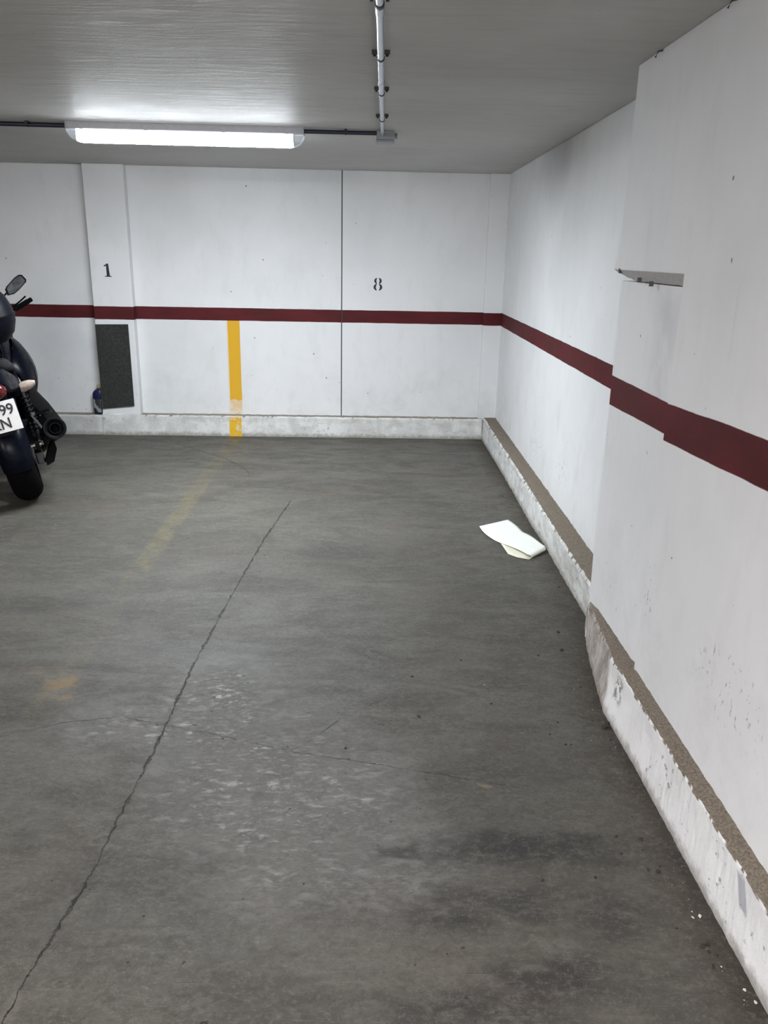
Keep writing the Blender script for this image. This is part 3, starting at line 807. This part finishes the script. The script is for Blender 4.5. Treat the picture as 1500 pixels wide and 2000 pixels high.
M_DRY = plain('dark_dry_crumb', (0.035, 0.028, 0.020, 1), 0.9, nz=0.2)
M_WCR = plain('white_plaster_crumb', (0.62, 0.61, 0.56, 1), 0.9)
def crumbs(name, spots, mat, label, cat):
    bm = bmesh.new(); rnd = random.Random(3)
    for x, y, r in spots:
        mt = Matrix.Translation((x, y, r*0.35)) @ Matrix.Rotation(rnd.random()*6, 4, 'Z') @ Matrix.Diagonal((r*rnd.uniform(0.8, 1.6), r, r*0.55, 1))
        q = bmesh.ops.create_icosphere(bm, subdivisions=1, radius=1.0, matrix=mt)
        for v in q['verts']: v.co += Vector((rnd.uniform(-1, 1), rnd.uniform(-1, 1), 0))*r*0.3
    return tag(link(name, bm, mat), label, cat, kind='stuff')
rnd = random.Random(11)
dark = [(-0.049, 2.217, .0045), (0.188, 2.677, .006), (0.196, 2.404, .006), (0.662, 2.243, .0045), (0.823, 3.06, .008), (0.80, 2.90, .008), (0.463, 1.65, .0045),
        (0.768, 1.680, .007), (0.745, 1.686, .004), (0.78, 1.70, .003), (0.790, 1.444, .007), (0.805, 1.452, .005), (0.798, 1.43, .004), (0.812, 1.42, .004), (0.823, 1.391, .004),
        (0.765, 1.80, .006), (0.457, 2.49, .004), (0.384, 2.807, .004), (0.822, 2.352, .012), (0.812, 2.34, .008), (0.835, 2.37, .008), (0.60, 1.66, .004)]
for i in range(60):
    y = rnd.uniform(1.3, 6.4); x = (0.84 if y < 2.7 else 0.98)-abs(rnd.gauss(0, 0.10))-0.02
    dark.append((x, y, rnd.uniform(.0015, .0045)))
for i in range(45): dark.append((rnd.uniform(-1.6, 0.8), rnd.uniform(1.3, 5.5), rnd.uniform(.0012, .0030)))
crumbs('dirt_crumbs', dark, M_DRY, 'scattered dark crumbs of dirt on the concrete floor', 'dirt')
wht = [(0.818, 1.534, .005), (0.805, 1.548, .002), (0.800, 1.53, .003), (0.81, 1.39, .002), (0.835, 1.33, .004), (0.845, 1.30, .004), (0.77, 1.80, .003), (0.45, 2.62, .003)]
for i in range(26):
    y = rnd.uniform(1.25, 3.2); wht.append(((0.84 if y < 2.7 else 0.93)-abs(rnd.gauss(0, 0.05))-0.01, y, rnd.uniform(.0005, .0015)))
crumbs('plaster_crumbs', wht, M_WCR, 'small white plaster crumbs on the floor beside the kerb', 'debris')

# ------------------------------------------------------------------ motorcycle (local: x right, y forward, z up, origin under the rear wheel)
M_PAINT = plain('dark_navy_paint', (0.002, 0.0026, 0.006, 1), 0.28, nz=0.05, Specular_IOR_Level=0.10)
M_PLAS = plain('black_plastic', (0.0015, 0.0015, 0.002, 1), 0.45, Specular_IOR_Level=0.08)
M_CASE = plain('dark_blue_grey_case', (0.003, 0.0034, 0.006, 1), 0.45, Specular_IOR_Level=0.07)
M_RUB = K('tyre_rubber'); _n = M_RUB.noise(60, detail=4); M_RUB.col(M_RUB.mix(_n, (0.0025, 0.0025, 0.003, 1), (0.005, 0.005, 0.005, 1))); M_RUB.set(Specular_IOR_Level=0.04); M_RUB.rough(0.8); M_RUB.bump(_n, 0.4, 0.002); M_RUB = M_RUB.mat
M_DMET = plain('dark_grey_metal', (0.012, 0.0125, 0.014, 1), 0.45, 0.5, nz=0.15, Specular_IOR_Level=0.2)
M_ALU = plain('aluminium', (0.16, 0.165, 0.17, 1), 0.35, 1.0)
M_CHR = plain('chrome', (0.8, 0.8, 0.8, 1), 0.12, 1.0)
M_SEAT = plain('black_vinyl', (0.005, 0.005, 0.006, 1), 0.5, Specular_IOR_Level=0.3)
M_REDL = plain('red_lens', (0.07, 0.005, 0.006, 1), 0.2)
M_LENS = plain('pale_lens', (0.32, 0.26, 0.22, 1), 0.2, nz=0.15, scale=80)
M_PLATE = plain('white_plate', (0.80, 0.78, 0.77, 1), 0.35)
M_MIR = plain('mirror_glass', (0.16, 0.165, 0.165, 1), 0.20, 1.0)
M_GLASS = K('smoked_screen'); M_GLASS.set(Transmission_Weight=0.85, Roughness=0.05, IOR=1.3); M_GLASS.b.inputs['Base Color'].default_value = (0.25, 0.27, 0.3, 1); M_GLASS = M_GLASS.mat

LEAN, HEAD = math.radians(-12.0), math.radians(24.0)
bike = thing('motorcycle', 'dark motorcycle with top case leaning on its side stand, seen from behind', 'motorcycle', (-2.075, 4.885, 0.0020), (0, LEAN, HEAD))
def mir(f):
    for s in (1, -1): f(s)

def wheel(y, R, w, kind, par=bike, ax=(1, 0, 0)):
    c = Vector((0, y, R))
    bm = bmesh.new()
    rim = R-0.085
    lathe(bm, [(-w*0.38, rim-0.012), (-w*0.38, rim+0.006), (-w*0.25, rim-0.004), (w*0.25, rim-0.004), (w*0.38, rim+0.006), (w*0.38, rim-0.012), (w*0.3, rim-0.022), (-w*0.3, rim-0.022)], c, ax, 48, hollow=True)
    lathe(bm, [(-0.06, 0.024), (-0.06, 0.038), (-0.03, 0.045), (0.03, 0.045), (0.06, 0.038), (0.06, 0.024)], c, ax, 24)
    for i in range(5):
        a = 2*PI*i/5+0.3
        d = Vector((0, math.cos(a), math.sin(a))); e = Vector((0, -math.sin(a), math.cos(a)))
        for s in (-1, 1):
            secs = []
            for q, ww, off in ((0.035, 0.014, 0.004), (0.10, 0.009, 0.010), (rim-0.018, 0.010, 0.026)):
                ctr = c+d*q+e*off*s
                secs.append([ctr+e*ww+Vector((0.014, 0, 0)), ctr+e*ww-Vector((0.014, 0, 0)), ctr-e*ww-Vector((0.014, 0, 0)), ctr-e*ww+Vector((0.014, 0, 0))])
            loft(bm, secs)
    wh = link('wheel', bm, M_DMET, par, smooth=35)
    # tyre
    bm = bmesh.new(); prof = []
    rp = w/2; N = 14
    for i in range(N+1):
        a = -PI*0.60+PI*1.20*i/N
        prof.append((rp*math.sin(a) if abs(a) < PI/2 else rp*math.copysign(1, a)*math.sin(abs(a)), R-rp*0.92+rp*0.92*math.cos(a)))
    prof = [(-w*0.36, rim)]+prof+[(w*0.36, rim)]
    n = 72; prev = None; rings = []
    for h, r in prof:
        # shallow tread: every few segments of the crown dips
        vs = []
        for k in range(n):
            a = 2*PI*k/n
            rr = r-(0.004 if (abs(h) > 0.012 and r > R-rp*0.75 and (k+int(abs(h)*160)) % 5 == 0) else 0)
            vs.append(bm.verts.new(c+Vector((h, rr*math.cos(a), rr*math.sin(a)))))
        if prev: bridge(bm, prev, vs)
        else: first = vs
        prev = vs
    bridge(bm, prev, first)
    link('tyre', bm, M_RUB, wh, smooth=50)
    for s in ((1, -1) if kind == 'front' else (1,)):
        bm = bmesh.new(); rd = 0.145 if kind == 'front' else 0.11
        x0 = s*(w*0.5+0.000)
        lathe(bm, [(-0.0025, rd*0.62), (-0.0025, rd), (0.0025, rd), (0.0025, rd*0.62)], c+Vector((x0, 0, 0)), ax, 48, hollow=True)
        for k in range(6):
            a = 2*PI*k/6; p = c+Vector((x0, rd*0.45*math.cos(a), rd*0.45*math.sin(a)))
            tube(bm, [c+Vector((x0, 0.03*math.cos(a), 0.03*math.sin(a))), c+Vector((x0, rd*0.7*math.cos(a+0.2), rd*0.7*math.sin(a+0.2)))], 0.006, 6)
        link('brake_disc', bm, M_ALU, wh, smooth=35)
    if kind == 'rear':
        bm = bmesh.new(); lathe(bm, [(-0.003, 0.05), (-0.003, 0.105), (0.003, 0.105), (0.003, 0.05)], c+Vector((-w*0.5, 0, 0)), ax, 44)
        link('sprocket', bm, M_DMET, wh)
    return wh
wheel(0.0, 0.318, 0.172, 'rear')

# steered front end: its own frame of parts, turned to the left
STEER = math.radians(26); HX = Vector((0, 1.13, 0.92)); AXF = Vector((0, -0.42, 0.907)).normalized()
SM = Matrix.Translation(HX) @ Matrix.Rotation(STEER, 4, AXF) @ Matrix.Translation(-HX)
front_parts = []
def fp(o): front_parts.append(o); return o
fp(wheel(1.44, 0.305, 0.120, 'front'))
for s in (-1, 1):
    bm = bmesh.new(); bot = Vector((s*0.095, 1.44, 0.305)); top = Vector((s*0.095, 1.095, 0.98))
    mid = bot.lerp(top, 0.5)
    tube(bm, [bot-Vector((0, 0, 0.03)), bot.lerp(top, 0.48)], 0.028, 16)
    fp(link('fork_leg', bm, M_DMET, bike, smooth=50))
    bm = bmesh.new(); tube(bm, [mid-(top-bot)*0.05, top], 0.0205, 16); fp(link('fork_tube', bm, M_CHR, bike, smooth=50))
bm = bmesh.new(); secs = []
for i in range(19):
    a = math.radians(25+i*8); r = 0.330; c0 = Vector((0, 1.44, 0.305))
    w = 0.072*(1-0.25*abs(i-9)/9); row = []
    for j in range(7):
        b = -1+2*j/6; row.append(c0+Vector((w*b, (r-0.030*b*b)*math.cos(a), (r-0.030*b*b)*math.sin(a))))
    for j in range(6, -1, -1):
        b = -1+2*j/6; row.append(c0+Vector((w*b*0.96, (r-0.004-0.030*b*b)*math.cos(a), (r-0.004-0.030*b*b)*math.sin(a))))
    secs.append(row)
loft(bm, secs); fp(link('front_mudguard', bm, M_PAINT, bike, smooth=60))
bm = bmesh.new()
tube(bm, smooth_path([(-0.33, 0.905, 1.012), (-0.24, 0.96, 0.995), (-0.13, 1.05, 1.03), (0, 1.08, 1.03), (0.13, 1.05, 1.03), (0.24, 0.96, 0.995), (0.33, 0.905, 1.012)]), 0.011, 12)
box(bm, -0.12, 0.12, 1.04, 1.12, 0.955, 0.985); box(bm, -0.12, 0.12, 1.09, 1.17, 0.82, 0.85)
fp(link('handlebar', bm, M_PLAS, bike, smooth=50))
for s in (-1, 1):
    bm = bmesh.new(); tube(bm, [(s*0.24, 0.956, 0.995), (s*0.335, 0.905, 1.012)], 0.0175, 14); lathe(bm, [(0, 0.014), (0.02, 0.016), (0.03, 0.012)], (s*0.332, 0.906, 1.012), (s*0.9, -0.43, 0.12), 14)
    fp(link('grip', bm, M_RUB, bike, smooth=50))
    bm = bmesh.new(); tube(bm, smooth_path([(s*0.20, 1.01, 1.010), (s*0.24, 1.035, 1.005), (s*0.30, 0.995, 1.020), (s*0.355, 0.96, 1.042)]), [0.008]*18+[0.010], 10, flat=0.7)
    fp(link('brake_lever' if s > 0 else 'clutch_lever', bm, M_PLAS, bike, smooth=50))
    # mirror on a stalk
    bm = bmesh.new(); tube(bm, smooth_path([(s*0.20, 1.0, 1.04), (s*0.23, 1.03, 1.08), (s*0.26, 1.03, 1.10), (s*0.29, 1.02, 1.11)]), 0.006, 10)
    Pm = [(0.0, 0.004), (0.005, 0.046), (0.025, 0.060), (0.105, 0.090), (0.145, 0.096), (0.163, 0.088), (0.175, 0.048), (0.165, 0.034), (0.095, 0.008), (0.045, -0.004)]
    cx0, cz0, my = 0.272, 1.085, 1.015
    mk = lambda a, b, d, k=1.0: (s*(cx0+0.07+(a-0.07)*k), my+d, cz0+0.05+(b-0.05)*k)
    secs = [[mk(a, b, 0.0, 1.0) for a, b in Pm], [mk(a, b, 0.012, 1.02) for a, b in Pm], [mk(a, b, 0.032, 0.72) for a, b in Pm], [mk(a, b, 0.040, 0.35) for a, b in Pm]]
    loft(bm, secs)
    mo = fp(link('mirror', bm, M_PLAS, bike, smooth=45))
    bm = bmesh.new(); prism(bm, Pm, lambda a, b, d: mk(a, b, d, 0.88), -0.002, 0.002)
    g_ = link('mirror_glass', bm, M_MIR, mo); g_['label'] = 'grey mirror glass'
for o in front_parts: o.matrix_local = SM

def sect(y, pts): return [(x, y, z) for x, z in pts]
def shell(y, hw, z0, z1, p=2.6, n=28, zc=None, yk=0.0):
    out = []
    for i in range(n):
        a = 2*PI*i/n; ca, sa = math.cos(a), math.sin(a)
        x = hw*math.copysign(abs(ca)**(2/p), ca); z = (z0+z1)/2+(z1-z0)/2*math.copysign(abs(sa)**(2/p), sa)
        out.append((x, y+yk*(z-(z0+z1)/2), z))
    return out
# fuel tank
bm = bmesh.new()
loft(bm, [shell(0.50, 0.07, 0.72, 0.84), shell(0.53, 0.12, 0.70, 0.89), shell(0.62, 0.150, 0.70, 0.94), shell(0.75, 0.165, 0.71, 0.98), shell(0.88, 0.165, 0.73, 0.985), shell(0.98, 0.14, 0.76, 0.96), shell(1.03, 0.08, 0.80, 0.90)])
link('fuel_tank', bm, M_PAINT, bike, smooth=60)
# seat
bm = bmesh.new()
loft(bm, [shell(-0.26, 0.07, 0.85, 0.89), shell(-0.22, 0.105, 0.82, 0.90), shell(-0.05, 0.135, 0.79, 0.885), shell(0.10, 0.140, 0.765, 0.860), shell(0.16, 0.150, 0.75, 0.825), shell(0.35, 0.150, 0.73, 0.805), shell(0.50, 0.10, 0.73, 0.815), shell(0.54, 0.06, 0.75, 0.81)])
link('seat', bm, M_SEAT, bike, smooth=60)
# tail cowl
bm = bmesh.new()
loft(bm, [shell(-0.40, 0.050, 0.77, 0.83), shell(-0.37, 0.085, 0.73, 0.85), shell(-0.24, 0.115, 0.68, 0.865), shell(0.0, 0.140, 0.64, 0.80), shell(0.25, 0.150, 0.56, 0.76), shell(0.42, 0.12, 0.52, 0.72)])
link('tail_cowl', bm, M_PAINT, bike, smooth=60)
bm = bmesh.new(); loft(bm, [shell(-0.425, 0.045, 0.725, 0.765), shell(-0.415, 0.070, 0.70, 0.785), shell(-0.36, 0.080, 0.69, 0.79)]); link('tail_light', bm, M_REDL, bike, smooth=60)
# plate carrier and plate
bm = bmesh.new()
loft(bm, [[(-w, y0, z), (w, y0, z), (w*0.85, y0+0.03, z), (-w*0.85, y0+0.03, z)] for w, y0, z in ((0.075, -0.33, 0.76), (0.072, -0.380, 0.70), (0.070, -0.398, 0.60), (0.072, -0.410, 0.52), (0.05, -0.416, 0.50))])
for s in (-1, 1): tube(bm, [(s*0.06, -0.34, 0.715), (s*0.165, -0.345, 0.722)], 0.010, 10)
link('plate_carrier', bm, M_PLAS, bike, smooth=30)
PL = Matrix.Translation((-0.01, -0.412, 0.605)) @ Matrix.Rotation(math.radians(-7), 4, 'X')
bm = bmesh.new(); box(bm, -0.11, 0.11, -0.0015, 0.0015, -0.085, 0.085, mtx=PL)
plate = link('licence_plate', bm, M_PLATE, bike, bevel=0.001); plate['label'] = 'white licence plate with black characters'
def text(body, x, z, size, parent, mtx, align='LEFT', bold=0.0012):
    cu = bpy.data.curves.new('txt', 'FONT'); cu.body = body; cu.size = size; cu.extrude = 0.0006; cu.offset = bold; cu.align_x = align
    to = bpy.data.objects.new('txt', cu); COL.objects.link(to)
    dg = bpy.context.evaluated_depsgraph_get(); me = bpy.data.meshes.new_from_object(to.evaluated_get(dg))
    bpy.data.objects.remove(to, do_unlink=True)
    me.materials.clear(); me.materials.append(M_INK)
    me.transform(mtx @ Matrix.Translation((x, -0.0022, z)) @ Matrix.Rotation(PI/2, 4, 'X') @ Matrix.Diagonal((0.92, 1, 1, 1)))
    o = bpy.data.objects.new('plate_characters', me); COL.objects.link(o); o.parent = parent; return o
text('499', 0.094, 0.008, 0.082, plate, PL, 'RIGHT'); text('KN', 0.060, -0.066, 0.082, plate, PL, 'RIGHT')
# indicators
def indicator(s, y, z, x0, rear=True):
    bm = bmesh.new(); d = -1 if rear else 1
    secs = []
    for q, hw, hh in ((0.0, 0.020, 0.024), (0.02, 0.030, 0.030), (0.055, 0.030, 0.026), (0.085, 0.014, 0.012)):
        secs.append([(s*(x0+q), y+hw*math.cos(a)*0.8, z+hh*math.sin(a)+q*0.15) for a in [2*PI*i/12 for i in range(12)]])
    loft(bm, secs); o = link('turn_signal', bm, M_LENS, bike, smooth=50); o['label'] = 'pale clear-lens turn signal'
for s in (-1, 1):
    indicator(s, -0.345, 0.725, 0.150); indicator(s, 1.22, 0.80, 0.10, False)
# rear hugger
bm = bmesh.new(); secs = []
for i in range(17):
    a = math.radians(70+i*7.5); r = 0.345; c0 = Vector((0, 0, 0.318)); w = 0.098-0.012*max(0, (i-12)/4)
    row = []
    for j in range(9):
        b = -1+2*j/8; row.append(c0+Vector((w*b, (r-0.045*abs(b)**3)*math.cos(a), (r-0.045*abs(b)**3)*math.sin(a))))
    for j in range(8, -1, -1):
        b = -1+2*j/8; row.append(c0+Vector((w*b*0.96, (r-0.005-0.045*abs(b)**3)*math.cos(a), (r-0.005-0.045*abs(b)**3)*math.sin(a))))
    secs.append(row)
loft(bm, secs); link('rear_mudguard', bm, M_PAINT, bike, smooth=60)
# swingarm, chain, shocks, frame
bm = bmesh.new()
for s in (-1, 1):
    loft(bm, [[(s*(0.118), y, z-h), (s*0.142, y, z-h), (s*0.142, y, z+h), (s*0.118, y, z+h)] for y, z, h in ((-0.06, 0.318, 0.030), (0.06, 0.32, 0.026), (0.35, 0.37, 0.036), (0.50, 0.40, 0.03))])
box(bm, -0.13, 0.13, 0.36, 0.44, 0.35, 0.41)
link('swingarm', bm, M_DMET, bike, bevel=0.004)
bm = bmesh.new(); tube(bm, [(-0.165, 0, 0.318), (0.165, 0, 0.318)], 0.014, 14); lathe(bm, [(0, 0.02), (0.012, 0.02)], (0.155, 0, 0.318), (1, 0, 0), 6); lathe(bm, [(0, 0.02), (0.012, 0.02)], (-0.167, 0, 0.318), (1, 0, 0), 6)
link('axle', bm, M_CHR, bike, smooth=35)
bm = bmesh.new(); box(bm, 0.098, 0.145, -0.03, 0.075, 0.20, 0.275); link('brake_caliper', bm, M_ALU, bike, bevel=0.008)
bm = bmesh.new()
for z in (0.105, -0.075): tube(bm, [(-0.100, 0.0, 0.318+z), (-0.100, 0.52, 0.40+z*0.35)], 0.008, 6)
link('chain', bm, M_DMET, bike)
for s in (-1, 1):
    bm = bmesh.new()
    a = Vector((s*0.155, 0.03, 0.345)); b = Vector((s*0.145, 0.13, 0.66))
    tube(bm, [a, b], 0.014, 12)
    pts = [a.lerp(b, 0.15+0.7*i/70)+Vector((0.026*math.cos(i*0.75), 0.026*math.sin(i*0.75), 0)) for i in range(71)]
    tube(bm, pts, 0.0045, 6)
    link('shock_absorber', bm, M_DMET, bike, smooth=60)
bm = bmesh.new()
for s in (-1, 1):
    tube(bm, smooth_path([(s*0.12, 0.42, 0.40), (s*0.13, 0.45, 0.66), (s*0.10, 0.80, 0.74), (s*0.04, 1.12, 0.88)]), 0.019, 10)
    tube(bm, smooth_path([(s*0.12, 0.42, 0.38), (s*0.11, 0.60, 0.20), (s*0.11, 0.85, 0.22), (s*0.05, 1.08, 0.72)]), 0.016, 10)
    tube(bm, smooth_path([(s*0.12, 0.45, 0.64), (s*0.11, 0.10, 0.70), (s*0.09, -0.28, 0.76)]), 0.014, 10)
lathe(bm, [(-0.09, 0.035), (0.09, 0.035)], HX-AXF*0.03, AXF, 16)
link('frame', bm, M_PLAS, bike, smooth=50)
# engine
bm = bmesh.new()
secs = []
for x, k in ((-0.17, 0.80), (-0.15, 0.95), (-0.08, 1.0), (0.08, 1.0), (0.15, 0.95), (0.17, 0.80)):
    secs.append([(x, 0.66+0.22*k*math.copysign(abs(math.cos(a))**0.7, math.cos(a)), 0.33+0.12*k*math.copysign(abs(math.sin(a))**0.8, math.sin(a))) for a in [2*PI*i/24 for i in range(24)]])
loft(bm, secs); lathe(bm, [(0, 0.085), (0.02, 0.078)], (0.17, 0.60, 0.33), (1, 0, 0), 28); lathe(bm, [(0, 0.075), (0.02, 0.068)], (-0.17, 0.74, 0.33), (-1, 0, 0), 28)
eng = link('engine', bm, M_DMET, bike, smooth=40)
bm = bmesh.new()
for i in range(9):
    z = 0.44+i*0.024; box(bm, -0.13, 0.13, 0.66+i*0.008, 0.86+i*0.008, z, z+0.008)
box(bm, -0.11, 0.11, 0.68, 0.86, 0.42, 0.68)
link('cylinder_fins', bm, M_DMET, eng)
# exhaust
bm = bmesh.new()
tube(bm, smooth_path([(0.07, 0.90, 0.52), (0.08, 1.02, 0.42), (0.09, 0.98, 0.20), (0.11, 0.70, 0.13), (0.16, 0.40, 0.20), (0.200, 0.29, 0.287)]), 0.021, 14)
link('exhaust_pipe', bm, M_DMET, bike, smooth=60)
mp0, mp1 = Vector((0.200, 0.30, 0.29)), Vector((0.258, -0.235, 0.435))
mdir = (mp1-mp0).normalized(); ml = (mp1-mp0).length
bm = bmesh.new(); lathe(bm, [(0, 0.024), (0.03, 0.035), (0.09, 0.060), (ml-0.05, 0.062), (ml-0.045, 0.064), (ml-0.01, 0.062), (ml-0.003, 0.056), (ml-0.006, 0.047), (ml-0.02, 0.044), (ml-0.022, 0.036), (ml-0.002, 0.034), (ml-0.002, 0.027), (ml-0.09, 0.025)], mp0, mdir, 32)
muf = link('muffler', bm, M_PLAS, bike, smooth=40)
bm = bmesh.new(); lathe(bm, [(ml-0.016, 0.0635), (ml-0.016, 0.0655), (ml-0.004, 0.0640), (ml-0.004, 0.058)], mp0, mdir, 32, hollow=True); link('muffler_ring', bm, M_DMET, muf, smooth=40)
bm = bmesh.new()
loft(bm, [[(0.150, 0.04, 0.50), (0.158, 0.04, 0.50), (0.158, -0.02, 0.50), (0.150, -0.02, 0.50)], [(0.20, -0.03, 0.38), (0.21, -0.03, 0.38), (0.21, -0.08, 0.38), (0.20, -0.08, 0.38)]])
tube(bm, [(0.13, 0.30, 0.44), (0.165, 0.02, 0.50)], 0.012, 8)
link('hanger', bm, M_ALU, bike, smooth=30)
bm = bmesh.new(); loft(bm, [[(x, 0.02+dy, z-h), (x, 0.02+dy, z+h), (x, -0.06+dy, z+h), (x, -0.06+dy, z-h)] for x, z, h, dy in ((0.145, 0.20, 0.015, 0.0), (0.19, 0.235, 0.05, 0.05), (0.23, 0.29, 0.03, 0.05))])
link('heat_shield', bm, M_PLAS, bike, bevel=0.004)
# foot pegs
for s in (-1, 1):
    bm = bmesh.new(); tube(bm, [(s*0.14, 0.10, 0.475), (s*0.205, 0.09, 0.480), (s*0.265, 0.08, 0.490)], [0.012, 0.013, 0.010], 12)
    o = link('foot_peg', bm, M_PLAS, bike, smooth=50)
    bm = bmesh.new(); tube(bm, [(s*0.20, 0.075, 0.470), (s*0.275, 0.062, 0.482)], 0.006, 8); link('peg_plate', bm, M_CHR, o)
    bm = bmesh.new(); tube(bm, [(s*0.15, 0.48, 0.33), (s*0.26, 0.47, 0.33)], 0.013, 12); link('foot_peg', bm, M_RUB, bike, smooth=50)
    bm = bmesh.new()
    loft(bm, [[(s*0.125, y, z), (s*0.137, y, z), (s*0.137, y-0.05, z), (s*0.125, y-0.05, z)] for y, z in ((0.16, 0.44), (0.17, 0.55), (0.22, 0.66))])
    link('peg_bracket', bm, M_DMET, bike)
# side stand, its foot meets the floor on the left
bm = bmesh.new(); tube(bm, smooth_path([(-0.13, 0.50, 0.24), (-0.22, 0.50, 0.15), (-0.30, 0.52, 0.074)]), 0.011, 10); lathe(bm, [(0, 0.03), (0.008, 0.03)], (-0.30, 0.52, 0.0655), (0.208, 0, 0.978), 14)
link('side_stand', bm, M_DMET, bike, smooth=50)
# fairing: two flanks and a nose
for s in (-1, 1):
    bm = bmesh.new(); secs = []
    for y, x, z0, z1 in ((0.60, 0.18, 0.56, 0.70), (0.64, 0.22, 0.50, 0.77), (0.72, 0.26, 0.46, 0.83), (0.85, 0.275, 0.45, 0.865), (1.0, 0.262, 0.47, 0.88), (1.15, 0.215, 0.57, 0.90), (1.27, 0.14, 0.66, 0.92)):
        row = []
        for j in range(9):
            v = j/8; b = math.sin(v*PI)**0.7
            row.append((s*(x*0.72+x*0.28*b), y, z0+(z1-z0)*v))
        for j in range(8, -1, -1):
            v = j/8; b = math.sin(v*PI)**0.7
            row.append((s*(x*0.72+x*0.28*b-0.012), y, z0+(z1-z0)*v))
        secs.append(row)
    loft(bm, secs); link('fairing', bm, M_PAINT, bike, smooth=60)
for s in (-1, 1):
    bm = bmesh.new(); secs = []
    for y, z0, z1, xt, xb in ((0.42, 0.30, 0.50, 0.17, 0.24), (0.48, 0.26, 0.56, 0.185, 0.30), (0.60, 0.25, 0.60, 0.20, 0.325), (0.78, 0.25, 0.58, 0.19, 0.30), (0.90, 0.30, 0.50, 0.16, 0.22)):
        secs.append([(s*0.12, y, z0), (s*(xb-0.03), y, z0), (s*xb, y, z0+0.05), (s*(xb*0.6+xt*0.4), y, (z0+z1)/2+0.02), (s*xt, y, z1), (s*0.12, y, z1)])
    loft(bm, secs); link('engine_cover', bm, M_PLAS, bike, smooth=40)
bm = bmesh.new(); loft(bm, [shell(1.14, 0.20, 0.78, 0.99), shell(1.26, 0.175, 0.76, 0.98), shell(1.36, 0.11, 0.78, 0.97), shell(1.41, 0.05, 0.82, 0.92)]); link('nose_cowl', bm, M_PAINT, bike, smooth=60)
bm = bmesh.new(); loft(bm, [shell(1.38, 0.085, 0.82, 0.93), shell(1.415, 0.06, 0.835, 0.915), shell(1.425, 0.03, 0.85, 0.90)]); link('headlight', bm, M_LENS, bike, smooth=60)
bm = bmesh.new(); secs = []
for z, y, w in ((1.00, 1.30, 0.17), (1.08, 1.24, 0.165), (1.16, 1.17, 0.14), (1.22, 1.12, 0.09)):
    row = [(w*math.sin(a), y-0.09*(1-math.cos(a)), z) for a in [math.radians(-80+160*i/12) for i in range(13)]]
    row2 = [((w-0.004)*math.sin(a), y-0.004-0.09*(1-math.cos(a)), z) for a in [math.radians(80-160*i/12) for i in range(13)]]
    secs.append(row+row2)
loft(bm, secs); link('windscreen', bm, M_GLASS, bike, smooth=60)
# luggage rack and top case
bm = bmesh.new()
for s in (-1, 1): tube(bm, smooth_path([(s*0.10, 0.0, 0.82), (s*0.115, -0.06, 0.945), (s*0.11, -0.30, 0.962)]), 0.008, 10)
box(bm, -0.11, 0.11, -0.34, -0.02, 0.960, 0.970)
link('luggage_rack', bm, M_PLAS, bike, smooth=40)
def case_sec(z, hw, hd, yc, p=2.7, n=40):
    out = []
    for i in range(n):
        a = 2*PI*i/n; ca, sa = math.cos(a), math.sin(a)
        out.append((hw*math.copysign(abs(ca)**(2/p), ca), yc+hd*math.copysign(abs(sa)**(2/p), sa), z))
    return out
bm = bmesh.new(); loft(bm, [case_sec(0.912, 0.12, 0.13, -0.20), case_sec(0.925, 0.170, 0.16, -0.20), case_sec(0.965, 0.212, 0.185, -0.205), case_sec(1.02, 0.235, 0.20, -0.21), case_sec(1.055, 0.240, 0.205, -0.21)])
tc = link('top_case', bm, M_CASE, bike, smooth=60); tc['label'] = 'dark blue-grey rounded top case'
bm = bmesh.new(); loft(bm, [case_sec(1.060, 0.240, 0.205, -0.21), case_sec(1.10, 0.236, 0.20, -0.205), case_sec(1.16, 0.220, 0.185, -0.20), case_sec(1.205, 0.190, 0.155, -0.195), case_sec(1.228, 0.14, 0.11, -0.19), case_sec(1.235, 0.05, 0.06, -0.19)])
link('case_lid', bm, M_CASE, tc, smooth=60)
bm = bmesh.new(); loft(bm, [case_sec(1.053, 0.2435, 0.2085, -0.21), case_sec(1.062, 0.2435, 0.2085, -0.21)]); link('case_seam', bm, M_PLAS, tc, smooth=60)
bm = bmesh.new(); box(bm, -0.03, 0.03, -0.424, -0.41, 1.00, 1.055); link('case_latch', bm, M_DMET, tc, bevel=0.004)

tc.location.z = 0.058; tc.location.x = 0.012
bpy.context.view_layer.update()
